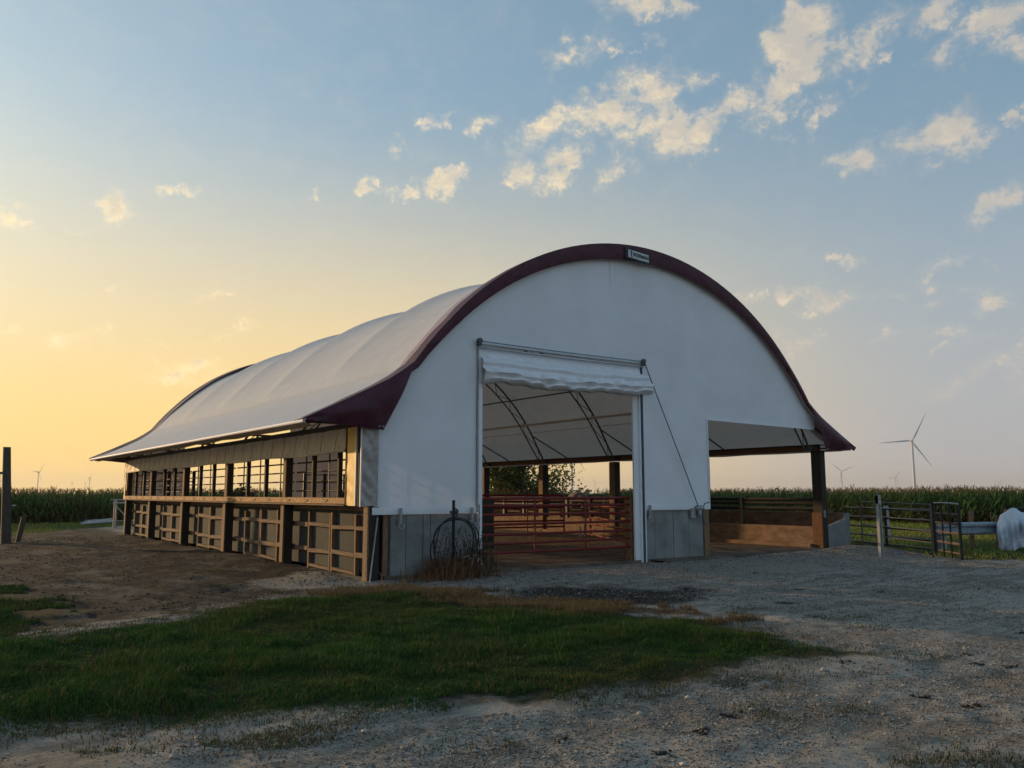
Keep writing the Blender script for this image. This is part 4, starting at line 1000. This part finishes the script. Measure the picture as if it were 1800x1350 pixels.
q = sample('patch', 42000, pad=.3); n = len(q); keep = fbm(q[:, 0], q[:, 1], 1.1, 3, 81) > -.14; q = q[keep]; n = len(q)
o = blades('thin_grass', np.stack([q[:, 0], q[:, 1], hgt(q[:, 0], q[:, 1])-.004], 1), .05*rng.uniform(.5, 1.3, n), rng.uniform(.005, .010, n), gcol(q, n, dry=(.045, .075, .02)), seed=3)
tag(o, 'thin grass growing over the trampled dirt at left', 'grass', kind='stuff')
q = sample('dry', 20000, pad=.12); n = len(q); t = rng.random((n, 1))
o = blades('dry_grass', np.stack([q[:, 0], q[:, 1], hgt(q[:, 0], q[:, 1])-.004], 1), .085*rng.uniform(.4, 1.3, n), rng.uniform(.004, .008, n), np.array((.20, .13, .07))*t+np.array((.07, .065, .025))*(1-t), lean=.8, seed=4)
tag(o, 'dry brown grass fringe between the lawn and the gravel', 'grass', kind='stuff')
q = np.vstack([sample('farL', 42000), sample('farR', 62000)]); n = len(q); t = np.clip(.5+fbm(q[:, 0], q[:, 1], .35, 3, 66)+rng.normal(0, .2, n), 0, 1)[:, None]
o = blades('meadow_grass', np.stack([q[:, 0], q[:, 1], hgt(q[:, 0], q[:, 1])-.01], 1), .10*rng.uniform(.5, 1.3, n), rng.uniform(.015, .03, n), np.array((.13, .22, .03))*(1-t)+np.array((.28, .29, .055))*t, lean=.6, seed=5)
tag(o, 'bright short grass strips between the yard and the corn', 'grass', kind='stuff')
q = np.vstack([rng.normal(0, 1, (2600, 2))*np.array([1.1, 1.3])+np.array([9.4, 6.4]), rng.uniform([2.5, .8], [11.8, 15], (2600, 2))]); q = q[(q[:, 0] > .6) & (q[:, 0] < 11.9) & (q[:, 1] > .3)]; n = len(q)
o = blades('straw_bedding', np.stack([q[:, 0], q[:, 1], np.full(n, .004)], 1), rng.uniform(.02, .06, n), rng.uniform(.006, .012, n), np.array((.30, .22, .10))*rng.uniform(.5, 1.2, (n, 1)), lean=3.0, seed=9)
tag(o, 'loose straw scattered over the barn floor inside the gates', 'straw', kind='stuff')
# stray tufts on dirt and drive
tc_ = np.array([[3.45,-5.23],[2.59,-5.27],[2.8,-6.21],[2.2,-5.5],[-1.18,-8.39],[-1.26,-8.63],[-1.1,-9.81],[-1.23,-9.66],[-1.0,-9.95],[-0.9,-9.7],[-0.7,-8.76],[-1.45,-9.62],[2.6,-6.9],[3.3,-6.4],[-2.2,.6],[-1.6,-.5],[-3.0,3.2],[-2.8,1.0],[-1.4,3.1],[-.6,-.6],[.3,-.7]])
I = rng.integers(0, len(tc_), 5000); q = tc_[I]+rng.normal(0, 1, (5000, 2))*(.07+.10*rng.random((len(tc_), 1)))[I]; n = len(q); t = rng.random((n, 1))
o = blades('stray_grass', np.stack([q[:, 0], q[:, 1], hgt(q[:, 0], q[:, 1])-.004], 1), .034*rng.uniform(.3, 1.3, n), rng.uniform(.004, .008, n), np.array((.045, .06, .018))*(1-t)+np.array((.13, .10, .05))*t, lean=.9, seed=6)
tag(o, 'stray grass tufts on the bare dirt and gravel drive', 'grass', kind='stuff')

# weed clump round the T post
def weeds():
    V = Var(); random.seed(5)
    for k in range(1300):                       # rust-brown grass at the foot
        x = random.gauss(1.33, .36); y = -.42+random.gauss(0, .16); z = gz(x, y); a = random.uniform(0, 6.28); h_ = random.uniform(.10, .46)*(1 if abs(x-1.3) < .4 else .6); l = h_*random.uniform(.3, 1.5)
        c = random.choice([(.32, .15, .085), (.26, .13, .075), (.38, .24, .14), (.12, .09, .05)])
        V.add(ribbon([(x, y, z-.02), (x+math.cos(a)*l*.4, y+math.sin(a)*l*.4, z+h_*.7), (x+math.cos(a)*l, y+math.sin(a)*l, z+h_*random.uniform(.7, 1.0))], [.012, .009, .002]), c)
    for k in range(52):                        # dead branching stalks with leaves
        x = random.choice([random.uniform(.95, 1.75), random.uniform(1.6, 2.15)]); y = -.45+random.gauss(0, .12); z = gz(x, y); h_ = random.uniform(.45, .85)*(1 if x < 1.95 else .7); lx, ly = random.gauss(0, .10), random.gauss(0, .06)
        p = lambda t: (x+lx*t*t*1.4, y+ly*t, z+h_*t)
        c = random.choice([(.08, .065, .05), (.11, .08, .055), (.14, .09, .055)])
        V.add(ribbon([p(0), p(.33), p(.66), p(1)], [.014, .010, .008, .004], (0, 1, 0)), c); V.add(ribbon([p(0), p(.5), p(1)], [.012, .008, .003], (1, 0, 0)), c)
        for j in range(16):
            t = random.uniform(.3, 1); q = Vector(p(t)); a = random.uniform(0, 6.28); L = random.uniform(.03, .11)*(1.3-t*.6); e = q+Vector((math.cos(a)*L, math.sin(a)*L, random.uniform(-.03, .07)))
            V.add(ribbon([q, (q+e)/2+Vector((0, 0, .01)), e], [.004, .022, .003]), random.choice([(.10, .08, .05), (.16, .10, .06), (.07, .08, .035)]))
    for (x0, z0, x1, z1) in ((1.52, .0, 1.62, .33), (1.62, .33, 1.86, .02), (1.40, .28, 1.55, .25)):   # pale bent straps
        V.add(ribbon([(x0, -.62, z0), ((x0+x1)/2, -.64, (z0+z1)/2+.05), (x1, -.62, z1)], [.02, .03, .02], (0, 1, 0)), (.34, .25, .17))
    v, f, c = V.arr(); o = np_mesh('weed_clump', v, f, LEAF, c); tag(o, 'rusty dry weeds and dead stalks round the post with the coil', 'weeds', kind='stuff')
weeds()
# steel post with the coil of pipe
tp = empty('steel_post', (1.40, -.30, -.1)); tag(tp, 'black steel fence post standing in dry weeds before the white wall', 'post')
child(MB().box((1.385, -.33, -.3), (1.42, -.295, 1.20)), 'shaft', M['black'], tp)
child(MB().box((1.35, -.325, .97), (1.46, -.28, 1.03)).tube([(1.44, -.34, .93), (1.46, -.36, 1.03), (1.40, -.37, 1.06)], .016, 6), 'insulator_clip', M['darksteel'], tp)
co_ = MB()
for k, (cx_, rx, rz_, yy) in enumerate(((1.40, .45, .44, -.37), (1.37, .40, .46, -.40), (1.43, .47, .45, -.35))):
    co_.tube([(cx_+rx*math.sin(a)*(1+.08*math.sin(a*2+k)), yy+.03*math.cos(a*3+k), .92-.02*k-rz_+rz_*math.cos(a)*(1.0 if math.cos(a) > 0 else 1.1)) for a in np.linspace(0, 2*math.pi, 40)[:-1]], .010, 6, closed=True)
tag(co_.build('pipe_coil', M['rubber'], smooth=True), 'coil of thin black pipe hung on the steel post', 'pipe coil')
st_ = MB(); st_.tube([(1.78, -.55, -.15), (1.77, -.52, .6), (1.79, -.5, 1.13)], [.012, .009, .005], 5)
for z in (.5, .7, .85, .95, 1.02, 1.08): st_.tube([(1.775, -.51, z), (1.775+.05*math.sin(z*40), -.52, z+.06)], [.008, .002], 4)
tag(st_.build('dead_stalk', M['bark']), 'tall dead seed stalk rising past the white cloth near the door', 'stalk')

# ------------------------------------------------------------------ stones and clods
def stones(name, n, lab, region, size, cols, seed):
    r = np.random.default_rng(seed); P = region(r, n); n = len(P)
    O = np.array([[1,0,0],[-1,0,0],[0,1,0],[0,-1,0],[0,0,1],[0,0,-1]], float); F = np.array([[0,2,4],[2,1,4],[1,3,4],[3,0,4],[2,0,5],[1,2,5],[3,1,5],[0,3,5]])
    a = r.uniform(0, 6.28, n); s_ = size(r, n, P); sx = s_*r.uniform(.7, 1.4, n); sy = s_*r.uniform(.7, 1.2, n); sz = s_*r.uniform(.4, .8, n)
    V = O[None]*np.stack([sx, sy, sz], 1)[:, None]*(1+r.uniform(-.25, .25, (n, 6, 1)))
    x = V[..., 0]*np.cos(a)[:, None]-V[..., 1]*np.sin(a)[:, None]; y = V[..., 0]*np.sin(a)[:, None]+V[..., 1]*np.cos(a)[:, None]
    z0 = hgt(P[:, 0], P[:, 1]); V = np.stack([x+P[:, 0][:, None], y+P[:, 1][:, None], V[..., 2]+(z0+sz*.25)[:, None]], -1).reshape(-1, 3)
    T = (F[None]+(np.arange(n)*6)[:, None, None]).reshape(-1, 3); c = np.array(cols)[r.integers(0, len(cols), n)]*r.uniform(.7, 1.25, (n, 1))
    o = np_mesh(name, V, T, STONE, np.repeat(c, 6, 0)); tag(o, lab, 'stones', kind='stuff')
def drive(r, n):
    D = 3.6*np.exp(r.random(n*3)*math.log(6)); a = .6258+R(1)*r.uniform(-36, 36, n*3); x = CAM[0]+np.sin(a)*D; y = CAM[1]+np.cos(a)*D
    ok = ~inside(POLY['lawn'], x, y) & ~inside(POLY['dirt'], x, y) & ~((x > -.1) & (y > -.1)) & ~inside(POLY['farR'], x, y) & (fbm(x, y, .9, 3, 14)+r.normal(0, .2, n*3) > -.15); return np.stack([x, y], 1)[ok][:n]
stones('drive_gravel', 90000, 'loose limestone gravel over the drive', drive, lambda r, n, P: .0028+.008*r.random(n)**5+.00035*np.hypot(P[:, 0]-CAM[0], P[:, 1]-CAM[1]), [(.27, .25, .22), (.20, .185, .165), (.33, .31, .28), (.13, .115, .10), (.10, .09, .08)], 101)
stones('field_stones', 420, 'larger pale stones lying loose on the gravel drive', drive, lambda r, n, P: .012+.022*r.random(n)**3, [(.30, .28, .25), (.22, .20, .18), (.36, .34, .31), (.12, .11, .10)], 111)
def heap(r, n):
    a = [np.array([r.normal(11.4, 1.3, n//2), r.normal(-1.0, .7, n//2)]).T, np.array([r.uniform(1.0, 11, n//3), r.uniform(-1.9, -.15, n//3)]).T, np.array([r.normal(-.2, .8, n//9), r.normal(.1, .6, n//9)]).T]; q = np.vstack(a); return q[~((q[:, 0] > -.1) & (q[:, 1] > -.1) & (q[:, 0] < 13.4))]
stones('fill_gravel', 16000, 'grey crushed gravel banked along the barn front', heap, lambda r, n, P: .006+.013*r.random(n)**2, [(.21, .195, .17), (.28, .26, .23), (.125, .115, .10), (.35, .33, .30)], 102)
def dirtz(r, n):
    q = np.stack([r.uniform(-6, .1, n*2), -1.5+20*r.random(n*2)**1.6], 1); ok = inside(POLY['dirt'], q[:, 0], q[:, 1]) & (fbm(q[:, 0], q[:, 1], .9, 3, 15) > -.2); return q[ok][:n]
stones('dirt_crumbs', 7000, 'crumbled dark soil lumps beside the timber wall', dirtz, lambda r, n, P: .005+.018*r.random(n)**5+.0003*(P[:, 1]+5), [(.05, .04, .03), (.09, .07, .05), (.13, .105, .08), (.03, .024, .018)], 103)
def mudz(r, n): 
    q = np.stack([r.normal(2.3, .9, n), r.normal(-3.2, .55, n)], 1); return q
stones('mud_clods', 700, 'dark churned mud clods in front of the doorway', mudz, lambda r, n, P: .005+.022*r.random(n)**4, [(.02, .016, .012), (.035, .027, .02), (.06, .046, .033)], 104)
CL = [[-2.73,-8.17],[-2.4,-8.69],[1.91,-8.3],[1.64,-8.5],[1.74,-8.73],[-1.43,-8.35],[6.24,-2.54],[6.58,-3.61],[3.76,-8.0],[-1.94,-8.55],[0.1,-8.85],[4.9,-4.4],[5.6,-5.3],[.1,-9.2],[.6,-7.9]]
def cl_reg(r, n):
    I = r.integers(0, len(CL), n); return np.array(CL)[I]+r.normal(0, 1, (n, 2))*np.array([.045, .03])
stones('manure_clods', 330, 'small dark droppings scattered on the gravel drive', cl_reg, lambda r, n, P: .006+.016*r.random(n)**2, [(.018, .014, .011), (.03, .023, .017)], 105)

# ------------------------------------------------------------------ right-hand yard gear
def pipe_gate(name, a, b, zs, nv, m, label, cat, group=None, rr=.022, vr=.022, zt=None, post_ends=True):
    a = Vector((a[0], a[1], 0)); b = Vector((b[0], b[1], 0)); za = gz(a.x, a.y); root = empty(name, (a.x, a.y, za), math.atan2(b.y-a.y, b.x-a.x)); w = (b-a).length; dz = gz(b.x, b.y)-za
    tag(root, label, cat, group)
    for z in zs: MB().tube([(0, 0, z), (w, 0, z+dz)], rr, 7).build('rail', m, root, smooth=True)
    for i in range(nv):
        t = i/(nv-1); MB().tube([(w*t, -.02, zs[0]-.03+dz*t), (w*t, -.02, zs[-1]+dz*t)], vr, 7).build('upright', m, root, smooth=True)
    return root
pipe_gate('pipe_gate', (13.55, -.15), (11.6, -2.95), [.08, .36, .60, .82, 1.02, 1.16], 2, M['darksteel'], 'grey thin-pipe gate swung out from the barn corner, nearest the drive', 'gate', 'pipe gates by the barn corner', .014, .017)
g = pipe_gate('pipe_gate', (15.6, 1.6), (13.35, -2.1), [.08, .28, .50, .74, .98], 3, M['black'], 'black heavy-pipe gate behind the grey one, ending at the rusty panel', 'gate', 'pipe gates by the barn corner', .030, .036)
wp = empty('channel_post', (11.14, -2.04, gz(11.14, -2.04))); tag(wp, 'pale steel channel post standing upright by the open pipe gates', 'post')
MB().box((-.055, -.03, -.1), (-.03, .03, 1.30)).build('flange', M['whitepost'], wp); MB().box((.03, -.03, -.1), (.055, .03, 1.30)).build('flange', M['whitepost'], wp); MB().box((-.03, .015, -.1), (.03, .03, 1.28)).build('back_plate', M['darksteel'], wp); MB().box((-.055, -.032, 1.12), (.055, .03, 1.31)).build('cap', M['whitepost'], wp)
MB().tube([(-.015, -.035, 1.22), (-.015, -.03, 1.22)], .015, 8).build('bolt_hole', M['black'], wp)
# narrow rusty walk-through panel
rp = empty('rusty_panel', (13.15, -2.2, gz(13.15, -2.2)), math.atan2(-3.25+2.2, 12.2-13.15)); tag(rp, 'narrow rusty pipe panel standing in front of the guardrail', 'pipe panel')
for i, z in enumerate((.10, .30, .52, .72, .92)): MB().tube([(0, 0, z), (1.40, 0, z)], .03 if 0 < i else .02, 7).build('rail', M['rust'], rp, smooth=True)
MB().tube([(0, 0, 1.16), (.7, 0, 1.165), (1.34, 0, 1.15)], .018, 7).build('top_rail', M['whitepost'], rp, smooth=True)
for x, r_ in ((0, .03), (.48, .022), (.90, .022), (1.40, .035)): MB().tube([(x, -.02, -.06), (x, -.02, 1.16 if x < 1.3 else 1.10)], r_, 7).build('upright', M['black'], rp, smooth=True)
# guardrail
gr_ = empty('guardrail', (14.35, -1.6, gz(14.4, -1.6)), math.atan2(-2.15+1.6, 17.2-14.35)); tag(gr_, 'short length of grey guardrail on two stubby posts', 'guardrail')
W_ = [(0, .66), (-.045, .62), (-.045, .57), (.015, .52), (.015, .49), (-.045, .44), (-.045, .39), (0, .35)]
gw = MB(); gw.grid([[(x, y, z) for (y, z) in W_] for x in np.linspace(0, 2.75, 6)]); gw.grid([[(x, y+.012, z) for (y, z) in reversed(W_)] for x in np.linspace(0, 2.75, 6)]); gw.build('beam', M['rail'], gr_, smooth=True)
for x in (.18, 2.5): MB().box((x, .02, -.2), (x+.17, .14, .58)).build('post', M['rail'], gr_)
# plastic-wrapped stack
ws = empty('wrapped_stack', (16.48, -2.45, gz(16.5, -2.4)), R(-66)); tag(ws, 'pile draped in white plastic sheeting at the right picture edge', 'covered pile')
def drape():
    rows = []; xs = np.linspace(-.38, 2.0, 70)
    topf = lambda x: float(np.interp(x, [-.38, -.30, -.12, -.02, .08, .16, .5, 1.0, 2.0], [.62, .82, .98, 1.05, 1.0, .93, .94, .90, .88]))
    botf = lambda x: float(np.interp(x, [-.38, -.03, .02, .14, .18, .30, .45, .7, 2.0], [.0, .0, .06, .10, .26, .40, .58, .70, .78]))
    for v in np.linspace(0, 1, 22):
        row = []
        for x in xs:
            top, bot = topf(x), botf(x); z = top+(bot-top)*v
            f = .11*abs(math.sin(x*12+v*1.6+.7))**.7+.045*math.sin(x*47-v*4)+.10*float(vnoise(x*5, v*2.6, 41))+.035*float(vnoise(x*16, v*9, 43))
            row.append((x+.03*math.sin(v*6+x*9)*v, -.06-.24*math.sin(min(1, v*1.8)*1.57)-f*min(1, v*2.2+.2), z+.04*f))
        rows.append(row)
    m = MB(); m.grid([[(x, .7, topf(x)*.97) for x in xs], [(x, .3, topf(x)*1.0+.02*math.sin(x*17)) for x in xs], rows[0]]); m.grid(rows)
    m.grid([[(rows[k][0][0]+.03*math.sin(k), rows[k][0][1]+(.7-rows[k][0][1])*u, rows[k][0][2]) for u in np.linspace(0, 1, 6)] for k in range(0, 22, 3)])
    return m.build('sheet', M['plastic'], ws, smooth=True)
drape()
ml = MB(); rows = []
for i in range(9):
    v = i/8; rows.append([(1.05+.95*math.cos(a)*(1-v*.55), .12+.40*math.sin(a)*(1-v*.5), -.1+.80*v+.05*float(vnoise(a*3, v*5, 8))) for a in np.linspace(0, 2*math.pi, 22)])
ml.grid(rows); ml.build('soil_heap', M['redsoil'], ws, smooth=True)
MB().tube([(.10, .12, .98), (.5, .1, 1.06), (1.2, .1, 1.0)], .07, 8).build('black_tarp', M['rubber'], ws, smooth=True)
MB().box((-.42, .2, -.1), (-.36, .27, .86)).build('stake', M['wood'], ws)
for i, (px, D, h_, m_, lab) in enumerate([(1551, 27.5, 1.02, 'whitepost', 'thin pale stake with a pale face behind the channel post'), (1631, 25.5, .98, 'wood', 'grey wooden fence stake behind the left end of the black gate'), (1695, 24.5, .95, 'wood', 'grey wooden fence stake behind the rusty panel'), (1754, 25.5, .98, 'wood', 'grey wooden fence stake just left of the draped pile')]):
    az = .6258+math.atan((px-900)/1469.92); x, y = CAM[0]+math.sin(az)*D, CAM[1]+math.cos(az)*D; z = gz(x, y)
    o = MB().box((x-.05, y-.05, z-.2), (x+.05, y+.05, z+h_)).build('fence_stake', M[m_], None, loc=(x, y, z)); tag(o, lab, 'stake', 'fence stakes in the grass'); o.rotation_euler = (R(2*i-2), R(1.5-i), R(20*i))
# small timber crate on the bunk end
cr = empty('slatted_crate', (13.6, .9, gz(13.6, .9))); tag(cr, 'small pale slatted wooden crate behind the end of the feed bunk', 'crate')
for k in range(4): MB().box((-.2+.11*k, -.02, .72), (-.12+.11*k, .0, .96)).build('slat', M['woodh'], cr)
for z in (.74, .92): MB().box((-.22, .003, z), (.24, .02, z+.04)).build('batten', M['woodh'], cr)
for x in (-.2, .2): MB().box((x-.02, .023, -.1), (x+.02, .06, .95)).build('leg', M['woodh'], cr)

# ------------------------------------------------------------------ left-hand yard gear
P0 = (-3.54, 15.47); z = gz(*P0)
up_ = empty('wooden_pole', (P0[0], P0[1], z)); tag(up_, 'tall weathered square wooden pole near the left picture edge', 'pole')
b = MB(); b.add([(-.13, -.1, -.3), (.13, -.1, -.3), (.13, .1, -.3), (-.13, .1, -.3), (-.26, -.09, 2.70), (-.08, -.09, 2.70), (-.08, .09, 2.70), (-.26, .09, 2.70)], [(0,3,2,1),(4,5,6,7),(0,1,5,4),(1,2,6,5),(2,3,7,6),(3,0,4,7)]); b.build('shaft', M['oldwood'], up_)
MB().tube([(-.45, -.02, 1.95), (-.12, -.02, 1.98)], .035, 8).build('arm', M['darksteel'], up_); MB().tube([(-.30, -.05, 1.95), (-.24, -.05, .1)], .02, 6).build('conduit', M['steel'], up_)
MB().tube([(.05, -.12, 1.06), (.15, -.12, 1.06)], .012, 8).build('insulator', M['insulator'], up_); MB().tube([(-.40, -.06, 1.90), (-.33, -.06, 1.90)], .05, 10).build('insulator', M['insulator'], up_)
o2 = MB(); o2.add([(.18, .1, -.3), (.30, .1, -.3), (.30, .22, -.3), (.18, .22, -.3), (.33, .1, .72), (.47, .1, .74), (.47, .22, .74), (.33, .22, .72)], [(0,3,2,1),(4,5,6,7),(0,1,5,4),(1,2,6,5),(2,3,7,6),(3,0,4,7)])
o2 = o2.build('leaning_stub', M['oldwood']); o2.location = up_.location; tag(o2, 'short wooden stub leaning beside the foot of the tall pole', 'post')
# steel stand at the far corner of the barn
ss = empty('steel_stand', (2.0-.55, 25.2, gz(1.45, 25.2)), R(-20)); tag(ss, 'galvanised trestle stand with braced legs beyond the far barn corner', 'stand')
MB().box((-.55, -.25, 1.14), (.75, .25, 1.19)).build('top_plate', M['steel'], ss); MB().tube([(-.45, -.22, 1.03), (.75, -.22, 1.06)], .035, 8).build('rail', M['whitepost'], ss)
for x in (-.38, .45):
    for y in (-.22, .22): MB().tube([(x, y, 0), (x, y, 1.13)], .032, 8).build('leg', M['steel'], ss)
MB().tube([(-.36, -.25, .95), (.42, -.25, .10)], .026, 6).build('brace', M['steel'], ss); MB().tube([(-.36, -.24, .30), (.42, -.24, .33)], .022, 6).build('stretcher', M['steel'], ss)
MB().tube([(.40, -.32, .25), (.50, -.35, .42)], .08, 10).build('roller', M['rubber'], ss)
sp2 = empty('sheet_pile', (1.4, 30.6, gz(1.4, 30.6))); tag(sp2, 'pile of white sheets and pipes lying on the grass by the corn', 'sheet pile')
for i in range(5):
    y = -.35+.2*i; s_ = MB(); s_.grid([[(-.65+1.15*t+.12*math.sin(i*2), y+.14*v+.2*(t-.5)*(i % 2), .05+.035*i+.05*math.sin(t*5+i*1.7)*(i % 2)+.04*t) for t in np.linspace(0, 1, 9)] for v in (0, 1, 1.4)]); s_.build('sheet', M['plastic'], sp2)
for i in range(4): MB().tube([(-.8+.1*i, -.45+.1*i, .05+.03*i), (.55, -.38+.1*i, .14+.04*i)], .035, 8).build('pipe', M['whitepost'], sp2, smooth=True)

# ------------------------------------------------------------------ haze
hb = MB().box((-7600, -7600, -6), (7600, 7600, 130)); hm = bpy.data.materials.new('haze_air'); hm.use_nodes = True; ht = hm.node_tree; ht.nodes.clear()
hv = N('ShaderNodeVolumePrincipled', ht); hv.inputs['Color'].default_value = (.92, .90, .88, 1); hv.inputs['Density'].default_value = .00010; hv.inputs['Anisotropy'].default_value = .3
ho = N('ShaderNodeOutputMaterial', ht); LK(hv.outputs[0], ho.inputs['Volume'], ht)
HAZE = True
if HAZE: tag(hb.build('haze', hm), 'thin evening haze filling the air out to the turbines', 'haze', kind='stuff')
